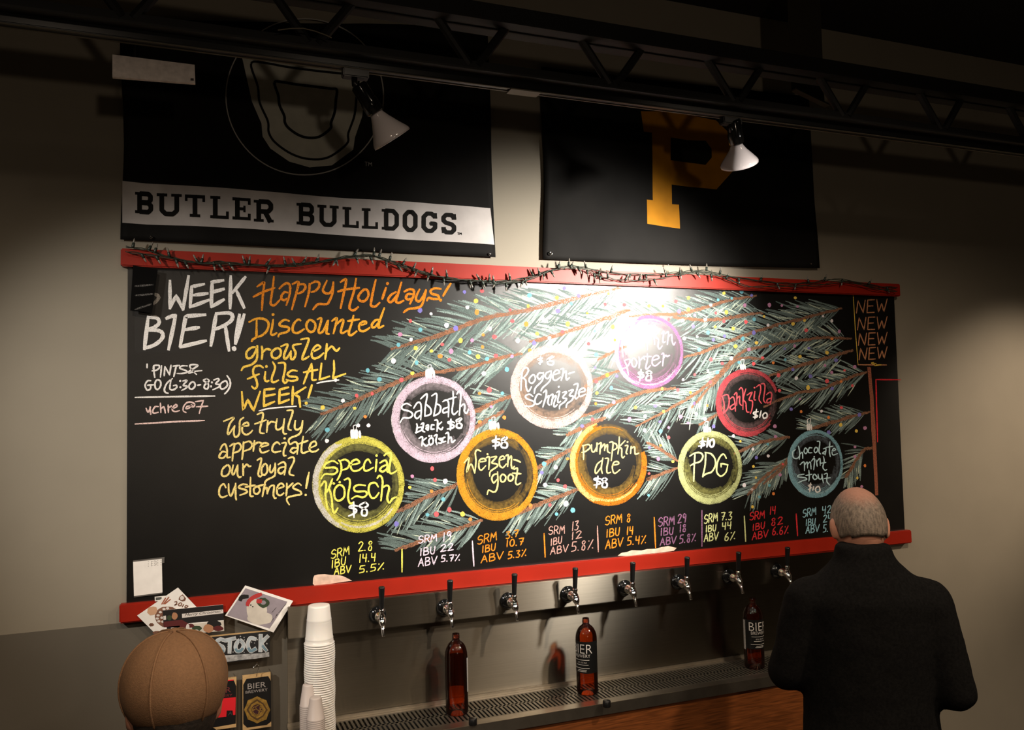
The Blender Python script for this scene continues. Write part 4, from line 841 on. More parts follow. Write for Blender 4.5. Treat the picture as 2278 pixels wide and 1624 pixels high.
# ------------------------------------------------------------------ tap wall
T = EYE-1.065                                       # level of the drip tray
PX0 = px(641, 1400, -0.05).x; PX1 = 3.0
pz1 = (px(641, 1356, -0.05).z+px(1130, 1297.5, -0.05).z)/2; pz0 = (px(744, 1412, -0.05).z+px(1600, 1311, -0.05).z)/2
tw = thing('tap_panel', 'long brushed steel box carrying the beer taps under the red rail', 'panel', (PX0, 0, pz0))
obj('panel_face', box(bmesh.new(), PX0, PX1, -0.05, 0.0118, pz0, pz1, 0.0025), M['steel'], tw)
bs = box(bmesh.new(), PX0+0.003, PX1, 0.003, 0.0118, T+0.012, pz0-0.001)
tag(obj('steel_backsplash', bs, M['steel']), 'brushed steel splashback sheet between the tap panel and drip tray', 'backsplash')
A, B = px(839.8, 1367, -0.0515), px(1729, 1271, -0.0515)
tz = (A.z+B.z)/2
def make_tap():
    th = thing('beer_tap', 'beer tap', 'tap', (0, 0, 0), 'beer taps on the steel panel')
    Yp = -0.0505
    part('wall_flange', lathe(bmesh.new(), [(0, 0), (0.031, 0), (0.0315, 0.003), (0.030, 0.006), (0.022, 0.012), (0.016, 0.016), (0, 0.016)], 36, (0, 0, 0), (0, -1, 0)), M['gloss_black'], th, True)
    bm = lathe(bmesh.new(), [(0.0105, 0.012), (0.0115, 0.022), (0.016, 0.024), (0.0175, 0.030), (0.016, 0.040), (0.012, 0.046), (0.011, 0.052)], 26, (0, 0, 0), (0, -1, 0))
    tube(bm, [(0, -0.048, 0.001), (0, -0.056, 0.002), (0, -0.066, -0.003), (0, -0.076, -0.014), (0, -0.080, -0.022)], [0.011, 0.0135, 0.0150, 0.0115, 0.0075], 18)
    lathe(bm, [(0, -0.004), (0.011, -0.002), (0.0125, 0.006), (0.009, 0.011), (0.0075, 0.017), (0.0095, 0.021), (0.0095, 0.027), (0.006, 0.031), (0, 0.031)], 22, (0, -0.064, 0.004), (0, -0.10, 1))
    part('faucet_body', bm, M['chrome'], th, True)
    part('spout', tube(bmesh.new(), [(0, -0.078, -0.018), (0, -0.084, -0.032), (0, -0.090, -0.047), (0, -0.0925, -0.054)], [0.0072, 0.0068, 0.0062, 0.0060], 16), M['chrome'], th, True)
    bm = lathe(bmesh.new(), [(0, 0), (0.0075, 0), (0.0082, 0.004), (0.0092, 0.04), (0.0108, 0.071), (0.0112, 0.074), (0.0095, 0.077), (0, 0.0775)], 22, (0, -0.066, 0.034), (0, -0.10, 1))
    part('tap_handle', bm, M['plastic'], th, True)
    return th
tap0 = make_tap()
TL = ['in front of the yellow figures, leftmost on the panel', 'above the red tinted bottle, second from the left', 'third from the left, between the first two bottles', 'over the labelled middle bottle, fourth from the left',
      'fifth from the left, right of the middle bottle', 'sixth from the left, below the purple figures', 'seventh from the left, over the bottle nearest the man', 'nearest the black coat, last on the right']
for i in range(8):
    o = tap0 if i == 0 else dup(tap0, (0, 0, 0))
    o.location = (A.x+(B.x-A.x)*i/7, -0.0505, tz)
    o['label'] = 'chrome beer tap with black handle '+TL[i]
# drip tray and counter
TX0, TX1, TF = px(641, 1615, -0.03).x, 3.0, -0.25
dt = thing('drip_tray', 'long steel drip tray with slotted grate along the foot of the splashback', 'drip tray', (TX0, -0.12, T-0.04))
bm = bmesh.new(); box(bm, TX0, TX1, TF+0.004, 0.002, T-0.040, T-0.032); box(bm, TX0, TX1, TF, TF+0.004, T-0.040, T-0.001); box(bm, TX0, TX0+0.004, TF, 0.002, T-0.032, T-0.001)
box(bm, TX1-0.004, TX1, TF, 0.002, T-0.032, T-0.001)
obj('pan', bm, M['tray'], dt)
bm = bmesh.new(); box(bm, TX0, TX1, TF, TF+0.042, T-0.0012, T, 0.0005); box(bm, TX0, TX1, -0.022, 0.002, T-0.0012, T); box(bm, TX0, TX1, -0.006, 0.0025, T, T+0.0125, 0.001); box(bm, TX0, TX0+0.05, TF+0.042, -0.022, T-0.0012, T)
obj('rim', bm, M['tray'], dt)
bm = bmesh.new(); box(bm, TX0+0.05, TX1, TF+0.042, TF+0.050, T-0.0030, T-0.0002); box(bm, TX0+0.05, TX1, -0.030, -0.022, T-0.0030, T-0.0002); box(bm, TX0+0.05, TX1, -0.122, -0.112, T-0.0030, T-0.0002)
x = TX0+0.05
while x < TX1: box(bm, x, x+0.0085, TF+0.050, -0.030, T-0.0028, T-0.0002); x += 0.0158
obj('slotted_grate', bm, mat('grate_steel', (0.26, 0.235, 0.19), 0.42, 0.9), dt)
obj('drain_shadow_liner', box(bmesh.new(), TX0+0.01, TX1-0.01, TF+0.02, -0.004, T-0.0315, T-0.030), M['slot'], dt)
bc = thing('bar_counter', 'brown wood grain counter under the drip tray', 'counter', (1.8, -0.12, 0))
obj('front_panel', box(bmesh.new(), TX0+0.02, TX1, TF+0.012, 0.0115, 0.1, T-0.0405), M['wood'], bc)
obj('toe_kick', box(bmesh.new(), TX0+0.04, TX1, TF+0.07, 0.0115, 0.0, 0.0995), M['black'], bc)

# ------------------------------------------------------------------ bottles and caps
R_, HB = 0.0400, 0.277
BP = [(0, 0.004), (0.028, 0.0), (0.036, 0.001), (0.0395, 0.006), (R_, 0.02), (R_, 0.204), (0.0390, 0.214), (0.0355, 0.227), (0.0295, 0.239), (0.0215, 0.248), (0.0155, 0.2515), (0.0150, 0.2545), (0.0125, 0.2555), (0.0125, 0.260), (0.0138, 0.2605), (0.0138, 0.2625), (0.0126, 0.263), (0.0126, 0.266), (0.0138, 0.2665), (0.0138, 0.2685), (0.0126, 0.269), (0.0126, HB), (0.0112, HB)]
def bend(c, zc0, zc1, a0, a1, rad):
    """unit box (x, y) wrapped on the bottle between angles"""
    a = math.radians(a0+(a1-a0)*c.x); return Vector((rad*math.sin(a), -rad*math.cos(a), zc0+(zc1-zc0)*c.y))
def bottle(pos, face, label, blank=False):
    th = thing('beer_bottle', label, 'bottle', pos, 'amber bottles on the drip tray')
    part('bottle_body', lathe(bmesh.new(), BP, 44), M['amber'], th, True)
    cx = math.degrees(math.atan2(EYEP.x-pos.x, -(EYEP.y-pos.y)))      # direction of the viewer
    c = cx+face
    z0, z1 = HB*0.297, HB*0.715
    bm = bmesh.new(); g = [[bm.verts.new(bend(Vector((i/30, k, 0)), z0, z1, c-112, c+112, R_+0.0004)) for k in (0, 1)] for i in range(31)]
    for a, b in zip(g, g[1:]): bm.faces.new((a[0], b[0], b[1], a[1]))
    lb = part('label', bm, mat('label_black', (0.004, 0.004, 0.004), 0.4), th, True)
    def txt(s, za, zb, a0, a1, off=-0.012):
        return warp(refine(text_bm(s, offset=off), 0.09), lambda v: bend(v, za, zb, c+a0, c+a1, R_+0.0009))
    bm = txt('BIER', z1-0.0425, z1-0.010, -58, 62); join(bm, txt('BREWERY', z1-0.058, z1-0.046, -47, 50))
    join(bm, txt('32 FL. OZ ALE', z1-0.079, z1-0.0735, -22, 30))
    for k, (za, a0, a1) in enumerate(((0.066, -45, 45), (0.084, -32, 40), (0.096, -50, 45), (0.103, -20, 30), (0.108, -25, 28))):
        g = [[bm.verts.new(bend(Vector((i/12, q, 0)), z1-za-0.0016, z1-za, c+a0, c+a1, R_+0.0009)) for q in (0, 1)] for i in range(13)]
        for a, b in zip(g, g[1:]): bm.faces.new((a[0], b[0], b[1], a[1]))
    part('label_lettering', bm, mat('label_print', (0.62, 0.58, 0.54), 0.6), th)
    bm = bmesh.new(); g = [[bm.verts.new(bend(Vector((i/8, q, 0)), z0-0.006, z1-0.004, c-108, c-84, R_+0.0009)) for q in (0, 1)] for i in range(9)]
    for a, b in zip(g, g[1:]): bm.faces.new((a[0], b[0], b[1], a[1]))
    part('side_strip', bm, mat('strip_grey', (0.40, 0.37, 0.34), 0.7, noise=(400, 0.4)), th)
    return th
b1 = bottle(onz(1017, 1586, T), 172, 'amber bottle with its label turned to the wall, glowing red, leftmost of the three')
b2 = bottle(onz(1307, 1541, T), -31, 'amber bottle with white lettering on a black label, under the middle taps')
b3 = bottle(onz(1679, 1484, T), 33, 'amber bottle beside the man in the black coat')
cap0 = lathe(bmesh.new(), [(0, 0.022), (0.0125, 0.022), (0.0142, 0.020), (0.0145, 0.001), (0.0142, 0), (0, 0)], 40)
for f in list(cap0.faces):
    pass
for (x, y, lb) in ((1052, 1612, 'black screw cap lying on the tray rim beside the leftmost bottle'), (1350, 1572, 'black screw cap lying on the tray rim beside the labelled middle bottle')):
    bm = cap0.copy(); o = obj('bottle_cap', bm, M['plastic'], None, True); o.location = onz(x, y, T); tag(o, lb, 'cap', 'black bottle caps on the tray')
cap0.free()

# ------------------------------------------------------------------ cup stacks
base = onz(712, 1645, T); base.y = -0.115; base.x = px(712, 1600, -0.115).x
top_z = px(713, 1345, -0.115).z
bm = lathe(bmesh.new(), [(0.0485, 0.0), (0.0500, 0.0008), (0.0505, 0.0025), (0.0500, 0.0042), (0.0470, 0.0050), (0.0462, 0.018), (0.0465, 0.020), (0.0452, 0.022), (0.0405, 0.078), (0.0410, 0.080), (0.0400, 0.083), (0.0360, 0.122), (0.0345, 0.127), (0.030, 0.128), (0, 0.1265)], 44)
me = bpy.data.meshes.new('foam_cup'); bm.to_mesh(me); bm.free()
me.materials.append(M['cup']); [setattr(p, 'use_smooth', True) for p in me.polygons]
h = top_z-0.128-T; n = int(h/0.00735)
for k in range(n+1):
    o = bpy.data.objects.new('plastic_cup', me); COL.objects.link(o)
    zz = T+0.0002+k*(h/n); o.location = (base.x+0.0012*math.sin(k*0.4), base.y+0.001*math.cos(k*0.3), zz)
    tag(o, 'topmost white cup of the tall upside down stack' if k == n else 'white cup nested in the tall upside down stack left of the taps', 'cup', 'white cups in the tall stack')
bm = lathe(bmesh.new(), [(0.0286, 0), (0.0290, 0.0008), (0.0290, 0.0048), (0.0282, 0.0056), (0.0190, 0.066), (0.0175, 0.070), (0.012, 0.0705), (0, 0.0695)], 32)
m2 = bpy.data.meshes.new('sample_cup'); bm.to_mesh(m2); bm.free(); m2.materials.append(M['sample']); [setattr(p, 'use_smooth', True) for p in m2.polygons]
for nm, (cxp, ytop), Yc in (('front', (702, 1551), -0.215), ('left', (686, 1522), -0.14)):
    tp = px(cxp, ytop, Yc); hh = tp.z-0.070-T; n = max(1, int(hh/0.006))
    for k in range(n+1):
        o = bpy.data.objects.new('sample_cup', m2); COL.objects.link(o); o.location = (tp.x, Yc, T+0.0002+k*hh/n)
        if k == n: lb = 'topmost frosted sample cup of the short stack in front' if nm == 'front' else 'topmost frosted sample cup of the short stack at the left'
        else: lb = 'frosted sample cup nested in the short front stack' if nm == 'front' else 'frosted sample cup nested in the short left stack'
        tag(o, lb, 'cup', 'frosted sample cups')
# ------------------------------------------------------------------ papers, sign and tap tags on the left
def card(name, corners, Y, label, cat_, m='paper', tilt=0.0, th=0.0012):
    t = thing(name, label, cat_, px(*corners[0], Y))
    loop = [px(*c, Y) for c in corners]
    o = obj('sheet', prism(bmesh.new(), loop, (0, th, 0)), M[m], t)
    return t
def fillp(bm, pts, Y, mi=0):
    bm.faces.new([bm.verts.new(px(*p, Y)) for p in pts]).material_index = mi
zc = lambda a, b: (327+a/11.39, 1290+b/11.39)
zk = lambda a, b: (420+a/8.12, 1290+b/8.12)
zt = lambda a, b: (470+a/9.9, 1460+b/9.9)
brown = mat('print_brown', (0.20, 0.085, 0.05), 0.8, noise=(60, 0.4)); cinn = mat('print_cinnamon', (0.38, 0.10, 0.045), 0.8); peach = mat('print_peach', (0.62, 0.36, 0.22), 0.8)
mred = mat('print_maroon', (0.10, 0.012, 0.012), 0.6); pblack = mat('print_black', (0.012, 0.010, 0.010), 0.5); pgreen = mat('print_green', (0.03, 0.05, 0.02), 0.7); pred = mat('print_red', (0.45, 0.03, 0.03), 0.7)
pwhite = mat('print_white', (0.70, 0.64, 0.60), 0.7); mauve = mat('print_mauve', (0.30, 0.255, 0.285), 0.7, noise=(20, 0.15)); cream = mat('print_cream', (0.60, 0.54, 0.46), 0.7, noise=(25, 0.12)); flesh = mat('print_flesh', (0.42, 0.20, 0.10), 0.7)
Y = -0.0265
t = card('greeting_card', [zc(785, 195), zc(1500, 945), zc(420, 1570), zc(-250, 905)], Y, 'white greeting card printed with brown biscuits, leaning behind the dark holiday card', 'card')
def blobp(bm, f, x, y, r, Y, mi=0, ry=None, n=12, wob=0.1):
    p = f(x, y); s = (f(x+r, y)[0]-p[0]); blob(bm, p[0], p[1], s, Y, mi, n, wob, s*(ry or r)/r)
bm = bmesh.new()
st = lambda data, wd, mi, f=zc, s=11.39, x0=327, y0=1290, yy=Y: strokes(bm, data, x0, y0, s, wd, yy-0.0006, mi, 0.2, 0.1)
blobp(bm, zc, 520, 940, 320, Y-0.0004, 0, 270, 22, 0.04)
for x, y in ((430, 740), (520, 720), (340, 820), (280, 900), (380, 960), (300, 1050), (260, 980), (400, 1060)): blobp(bm, zc, x, y, 42, Y-0.0006, 3, 30)
blobp(bm, zc, 120, 1140, 60, Y-0.0004, 0, 50, 6, 0.3); blobp(bm, zc, 260, 1340, 110, Y-0.0004, 0, 45, 9, 0.3); blobp(bm, zc, 885, 470, 85, Y-0.0004, 0, 85, 9, 0.25); blobp(bm, zc, 885, 460, 55, Y-0.0007, 3, 55, 9, 0.1)
st('!375,615 470,460;!420,610 555,435;!450,610 590,495', 2.6, 1)
blobp(bm, zc, 130, 780, 130, Y-0.0004, 2, 120, 9, 0.2)
st('700,560 750,550 750,600 700,640 760,620;o840,580 800,620 810,655 860,650 880,600 840,580;!930,620 890,690;1030,660 980,650 960,700 1020,690 1040,660', 2.2, 0)
obj('card_print', bm, [brown, cinn, peach, pwhite], t)
Y = -0.0300
t = card('photo_card', [zc(400, 775), zc(1930, 625), zc(1955, 1290), zc(440, 1425)], Y, 'dark red and black holiday photo card with a white greeting strip', 'card')
bm = bmesh.new()
fillp(bm, [zc(400, 775), zc(1930, 628), zc(1945, 1020), zc(900, 1110), zc(420, 1190)], Y-0.0004, 1); fillp(bm, [zc(420, 1060), zc(880, 1010), zc(1060, 1110), zc(1060, 1190), zc(430, 1200)], Y-0.0006, 2)
fillp(bm, [zc(885, 860), zc(1930, 750), zc(1935, 845), zc(890, 965)], Y-0.0007, 0)
fillp(bm, [zc(415, 915), zc(480, 905), zc(485, 1010), zc(418, 1018)], Y-0.0007, 0)
fillp(bm, [zc(500, 1190), zc(830, 1160), zc(830, 1390), zc(505, 1400)], Y-0.0006, 1); fillp(bm, [zc(830, 1150), zc(1000, 1140), zc(960, 1300), zc(835, 1420)], Y-0.00062, 2)
fillp(bm, [zc(990, 1130), zc(1940, 1040), zc(1950, 1290), zc(1000, 1380)], Y-0.0005, 3)
blobp(bm, zc, 700, 920, 75, Y-0.0008, 4, 95); blobp(bm, zc, 570, 960, 60, Y-0.0008, 5, 70); blobp(bm, zc, 680, 1290, 70, Y-0.0009, 4, 80); blobp(bm, zc, 660, 1225, 60, Y-0.0010, 0, 22)
blobp(bm, zc, 1690, 1130, 190, Y-0.0008, 1, 110); blobp(bm, zc, 1560, 1230, 130, Y-0.0009, 4, 110); blobp(bm, zc, 1800, 1230, 130, Y-0.00092, 2, 70); blobp(bm, zc, 1260, 1230, 130, Y-0.0009, 5, 70); blobp(bm, zc, 1110, 1160, 90, Y-0.0010, 2, 50); blobp(bm, zc, 1030, 1200, 45, Y-0.0011, 0, 85); blobp(bm, zc, 1100, 1370, 100, Y-0.0010, 4, 80); blobp(bm, zc, 1240, 1290, 75, Y-0.0012, 0, 30)
tb = warp(text_bm('Merry Christmas!', shear=0.35), quadmap(px(*zc(955, 945), Y-0.0009), px(*zc(1890, 838), Y-0.0009), px(*zc(955, 852), Y-0.0009), px(*zc(1890, 762), Y-0.0009)))
join(bm, tb, 1)
obj('card_print', bm, [pwhite, pblack, mred, cream, flesh, pgreen], t)
Y = -0.0335
t = card('snowman_card', [zk(1020, 100), zk(1885, 380), zk(1530, 950), zk(655, 645)], Y, 'tilted card with a snowman holding a wreath, leaning on the red rail', 'card')
bm = bmesh.new()
fillp(bm, [zk(1025, 150), zk(1780, 395), zk(1460, 880), zk(690, 640)], Y-0.0004, 0)
blobp(bm, zk, 1230, 560, 190, Y-0.0006, 1, 190, 18, 0.06); blobp(bm, zk, 1290, 690, 230, Y-0.0005, 1, 120, 18, 0.06); blobp(bm, zk, 1150, 420, 105, Y-0.0007, 1, 100, 14, 0.05)
blobp(bm, zk, 1340, 410, 110, Y-0.0009, 3, 88, 16, 0.15); blobp(bm, zk, 1345, 410, 50, Y-0.0010, 0, 42); blobp(bm, zk, 1270, 385, 65, Y-0.0011, 2, 45, 9, 0.3)
st('1060,450 1090,380 1180,310 1300,260', 9, 2, s=8.12, x0=420, yy=Y-0.0003); st('930,360 960,310 1060,300', 9, 4, s=8.12, x0=420, yy=Y-0.0003)
for x, y in ((1120, 455), (1155, 485)): blobp(bm, zk, x, y, 13, Y-0.0012, 4)
st('!1490,750 1540,690;1560,680 1600,610 1590,650;!1620,600 1760,430;!1500,590 1580,500', 0.9, 5, s=8.12, x0=420, yy=Y-0.0003)
obj('card_print', bm, [mauve, cream, pred, pgreen, pblack, M['ink']], t)
t = thing('paper_notice', 'white paper sheet taped to the lower left of the chalkboard', 'paper', px(330, 1300, -0.004))
obj('sheet', prism(bmesh.new(), [px(296, 1249, -0.0042), px(360, 1242, -0.0042), px(361.5, 1318, -0.0042), px(298, 1326, -0.0042)], (0, 0.001, 0)), M['paper'], t)
bm = bmesh.new(); fillp(bm, [(296, 1247), (366, 1239), (365.5, 1252), (360, 1252.5), (360, 1243), (296, 1250)], -0.0046); fillp(bm, [(298, 1326), (361, 1318), (361, 1321), (298, 1329)], -0.0046)
obj('tape', bm, mat('grey_tape', (0.12, 0.11, 0.10), 0.4), t)
bm = bmesh.new()
for k, (x, y) in enumerate([(330+7*i, 1246.5-i*0.8+dy) for i in range(5) for dy in (0, 5, 10)]): blob(bm, x, y+3, 0.9, -0.0048)
hand(bm, 'E', 0, 22, 5, 21, 9, 336, 1236, 1, 0.7, -0.0048); hand(bm, 'D', 0, 22, 5, 21, 9, 344, 1235, 1, 0.7, -0.0048)
obj('paper_print', bm, mat('faint_print', (0.42, 0.40, 0.38), 0.8), t)
t = thing('small_label', 'tiny framed label stuck above the red rail beside the biscuit card', 'label', px(353, 1330, -0.024))
obj('sheet', prism(bmesh.new(), [zcp for zcp in (px(*zc(195, 430), -0.0235), px(*zc(480, 402), -0.0235), px(*zc(480, 520), -0.0235), px(*zc(200, 545), -0.0235))], (0, 0.001, 0)), M['paper'], t)
bm = bmesh.new(); fillp(bm, [zc(220, 448), zc(370, 432), zc(370, 500), zc(222, 518)], -0.0240); obj('label_print', bm, mat('label_grey', (0.10, 0.10, 0.09), 0.7), t)
# black tilted panel hanging over the board's left end
t = thing('hanging_placard', 'black placard hanging tilted over the left end of the chalkboard', 'placard', px(330, 690, -0.03))
zg = lambda a, b: (327+a/7.732, 590+b/7.732)
obj('panel', prism(bmesh.new(), [px(296, 590, -0.032), px(*zg(185, 75), -0.032), px(*zg(85, 825), -0.032), px(290, 690, -0.032)], (0, 0.004, 0)), mat('placard_black', (0.0035, 0.0032, 0.003), 0.9, spec=0.08), t)
bm = bmesh.new(); strokes(bm, '!-200,360 100,335;!-200,520 100,495;!-200,760 70,670', 327, 590, 7.732, 4, -0.0325); obj('faint_lettering', bm, chalk_mat('chalk_faint', (0.16, 0.15, 0.14), 0.5), t)

# the painted sign
Y = -0.034
t = thing('wooden_sign', 'black painted wooden sign with snowy blue white letters STOCK', 'sign', px(505, 1480, Y))
bm = prism(bmesh.new(), [px(404, 1423.6, Y), px(600, 1404, Y), px(600, 1461, Y), px(404, 1488, Y)], (0, 0.02, 0)); bm.faces.ensure_lookup_table(); bm.faces[0].material_index = 1
obj('board', bm, [M['pine'], mat('sign_black', (0.010, 0.010, 0.011), 0.6)], t)
SD = '640,1090 560,1075 500,1140 620,1220 610,1290 480,1325;660,1095 830,1055;745,1080 735,1310;o920,1090 850,1180 865,1280 950,1270 990,1170 920,1090;1200,1070 1110,1055 1065,1170 1115,1285 1205,1245;1300,1000 1290,1285;1425,1020 1320,1150 1400,1275;140,1130 390,1085;270,1110 290,1330'
bm = bmesh.new(); strokes(bm, SD, 420, 1290, 8.12, 9.2, Y-0.0006, 0, 0.1, 0.08); strokes(bm, SD, 420, 1290, 8.12, 6.0, Y-0.0010, 1, 0.2, 0.15)
for st_ in SD.split(';'):
    c_ = st_[0] == 'o'; run = []
    for p_ in cat([tuple(map(float, q_.split(','))) for q_ in st_.lstrip('o').split()], c_)+[None]:
        if p_ is not None and p_[1] > 1352-0.125*p_[0]: run.append((420+p_[0]/8.12, 1290+p_[1]/8.12))
        else:
            if len(run) > 2: ribbon(bm, run, 6.2, Y-0.0013, 2, 0.1, 0.2)
            run = []
obj('sign_lettering', bm, [mat('sign_white', (0.58, 0.58, 0.58), 0.7), mat('sign_ice', (0.42, 0.47, 0.50), 0.7, noise=(30, 0.3)), mat('sign_blue', (0.16, 0.26, 0.32), 0.7)], t)
bm = bmesh.new()
fillp(bm, [zk(-130, 1425), zk(300, 1400), zk(520, 1370), zk(800, 1355), zk(1100, 1335), zk(1300, 1325), zk(1450, 1305), zk(1455, 1385), zk(1200, 1425), zk(900, 1450), zk(560, 1505), zk(-130, 1585)], Y-0.0006)
rs = random.Random(3)
for k in range(46): p = zk(rs.uniform(-100, 1440), rs.uniform(960, 1340)); blob(bm, p[0], max(p[1], 1424-(p[0]-404)*0.1+3), rs.uniform(0.7, 1.5), Y-0.0004)
obj('painted_snow', bm, mat('sign_snow', (0.36, 0.355, 0.35), 0.8, noise=(70, 0.5)), t)
def hook(x, y, Y, par):
    bm = tube(bmesh.new(), [px(a, b, Y-c) for a, b, c in ((x, y-2, 0), (x+1, y+3, 0.004), (x-5, y+9, 0.014), (x-9, y+13, 0.016))], 0.0016, 8)
    tube(bm, [px(a, b, Y-0.003) for a, b in ((x+1, y+4), (x+5, y+8), (x+4, y+15), (x+1, y+21), (x, y+31))], 0.0012, 8); obj('hook', bm, M['chrome'], par, True)
def tagboard(corners, face, label, ink, colr):
    t = thing('wooden_tag', label, 'sign', px(*zt(*corners[0]), -0.022), 'tap list tags under the painted sign')
    Y = -0.022
    obj('tag_board', prism(bmesh.new(), [px(*zt(*c), Y) for c in corners], (0, 0.012, 0)), M['pine'], t)
    o = obj('tag_face', prism(bmesh.new(), [px(*zt(*c), Y-0.0012) for c in face], (0, 0.0011, 0)), mat('tag_black', (0.009, 0.008, 0.008), 0.45), t)
    return t, Y
t, Y = tagboard([(690, 440), (1306, 360), (1322, 1545), (692, 1640)], [(775, 500), (1255, 440), (1312, 548), (1320, 1430), (1225, 1508), (790, 1570), (705, 1490), (705, 630)], 'wooden tap tag with a gold round badge on black, hanging under the painted sign', None, None)
tq = lambda p00, p10, p01, p11, yy: quadmap(*[px(*zt(*p), yy) for p in (p00, p10, p01, p11)])
bm = warp(text_bm('BIER'), tq((800, 728), (1203, 675), (800, 605), (1203, 560), Y-0.0018)); join(bm, warp(text_bm('BREWERY'), tq((755, 825), (1240, 765), (755, 765), (1240, 700), Y-0.0018)))
obj('tag_lettering', bm, mat('tag_silver', (0.36, 0.32, 0.30), 0.6), t)
bm = bmesh.new(); gold = mat('tag_gold', (0.30, 0.17, 0.03), 0.5, noise=(90, 0.4)); dgold = mat('tag_gold_dark', (0.09, 0.045, 0.012), 0.6); mar = mat('tag_maroon', (0.045, 0.01, 0.015), 0.6)
ctr = (1010, 1180)
def ros(rx, ry, n, w_, mi, dy):
    bm.faces.new([bm.verts.new(px(*zt(ctr[0]+rx*(1+w_*(k % 2))*math.sin(2*math.pi*k/n), ctr[1]-ry*(1+w_*(k % 2))*math.cos(2*math.pi*k/n)), Y-dy)) for k in range(n)]).material_index = mi
ros(290, 300, 16, -0.10, 0, 0.0018); ros(235, 240, 8, -0.15, 1, 0.0020); ros(190, 190, 8, -0.1, 0, 0.0022); ros(130, 132, 28, 0, 1, 0.0024); ros(118, 120, 28, 0, 2, 0.0026)
strokes(bm, 'o1010,1050 900,1110 890,1230 980,1300 1090,1270 1130,1170 1090,1080 1010,1050', 470, 1460, 9.9, 1.6, Y-0.0028, 0)
strokes(bm, '960,1110 915,1150 920,1230 975,1280;!910,1190 975,1170;1040,1080 980,1110 1000,1170 1050,1200 1030,1280 985,1270;!1075,1090 1070,1270;1075,1100 1115,1130 1075,1175 1120,1210 1075,1260', 470, 1460, 9.9, 1.7, Y-0.0029, 0)
obj('tag_badge', bm, [gold, dgold, mar], t); hook(571, 1474, -0.034, t)
t, Y = tagboard([(-120, 545), (555, 468), (548, 1560), (-120, 1650)], [(-50, 590), (490, 520), (550, 660), (545, 1300), (540, 1480), (-100, 1590), (-110, 690)], 'wooden tap tag with a bright red block, half hidden behind the tan cap', None, None)
bm = warp(text_bm('BIER'), tq((20, 840), (435, 790), (20, 720), (435, 672), Y-0.0018)); join(bm, warp(text_bm('BREWERY'), tq((-20, 930), (465, 880), (-20, 880), (465, 825), Y-0.0018)))
obj('tag_lettering', bm, mat('tag_red_print', (0.20, 0.03, 0.03), 0.6), t)
bm = bmesh.new(); fillp(bm, [zt(-100, 960), zt(540, 900), zt(530, 1290), zt(480, 1295), zt(470, 1195), zt(340, 1195), zt(330, 1330), zt(-100, 1380)], Y-0.0018, 0); fillp(bm, [zt(-50, 548), zt(495, 512), zt(492, 535), zt(-50, 585)], Y-0.0018, 0)
strokes(bm, '!375,1300 425,1220 450,1290;!390,1270 445,1262', 470, 1460, 9.9, 1.5, Y-0.0022, 1)
obj('tag_block', bm, [mat('tag_red', (0.80, 0.012, 0.022), 0.6), M['ink']], t); hook(492, 1484, -0.034, t)

# ------------------------------------------------------------------ people
def loft(bm, rings, n=20):
    """closed volume through ellipses (centre, rx, ry) stacked upwards"""
    R = []
    for (c, rx, ry) in rings:
        c = Vector(c); R.append([bm.verts.new(c+Vector((rx*math.cos(2*math.pi*k/n), ry*math.sin(2*math.pi*k/n), 0))) for k in range(n)])
    for a, b in zip(R, R[1:]):
        for k in range(n): bm.faces.new((a[k], a[(k+1) % n], b[(k+1) % n], b[k]))
    bm.faces.new(R[0][::-1]); bm.faces.new(R[-1])
def ball(bm, c, rx, ry, rz, rot=None):
    r = bmesh.ops.create_uvsphere(bm, u_segments=20, v_segments=14, radius=1)
    for v in r['verts']:
        p = Vector((v.co.x*rx, v.co.y*ry, v.co.z*rz))
        if rot: p = rot @ p
        v.co = p+Vector(c)
def limb(bm, pts, rad):
    tube(bm, pts, rad, 14); ball(bm, pts[0], rad[0], rad[0], rad[0]); ball(bm, pts[-1], rad[-1], rad[-1], rad[-1])
def handm(bm, wrist, d, up, side):
    d = Vector(d).normalized(); up = Vector(up).normalized(); s = d.cross(up)*side; W = Vector(wrist)
    for k in range(6): ball(bm, W+d*(0.015*k+0.01), 0.036-0.002*abs(k-3), 0.018, 0.030)
    for k, (o, l) in enumerate(((-0.030, 0.070), (-0.010, 0.080), (0.011, 0.074), (0.030, 0.058))):
        b = W+d*0.09+s*o; limb(bm, [b-d*0.02, b+d*l*0.45, b+d*l*0.8-up*0.02, b+d*l*0.85-up*0.045], [0.010, 0.009, 0.0085, 0.0075])
    b = W+d*0.03-s*0.034; limb(bm, [b, b+d*0.03-s*0.018, b+d*0.055-s*0.015-up*0.018], [0.012, 0.010, 0.0085])
def remesh(o, vox, sm=8):
    m = o.modifiers.new('skin_over', 'REMESH'); m.mode = 'VOXEL'; m.voxel_size = vox; m.use_smooth_shade = True
    s = o.modifiers.new('soften', 'SMOOTH'); s.factor = 0.5; s.iterations = sm
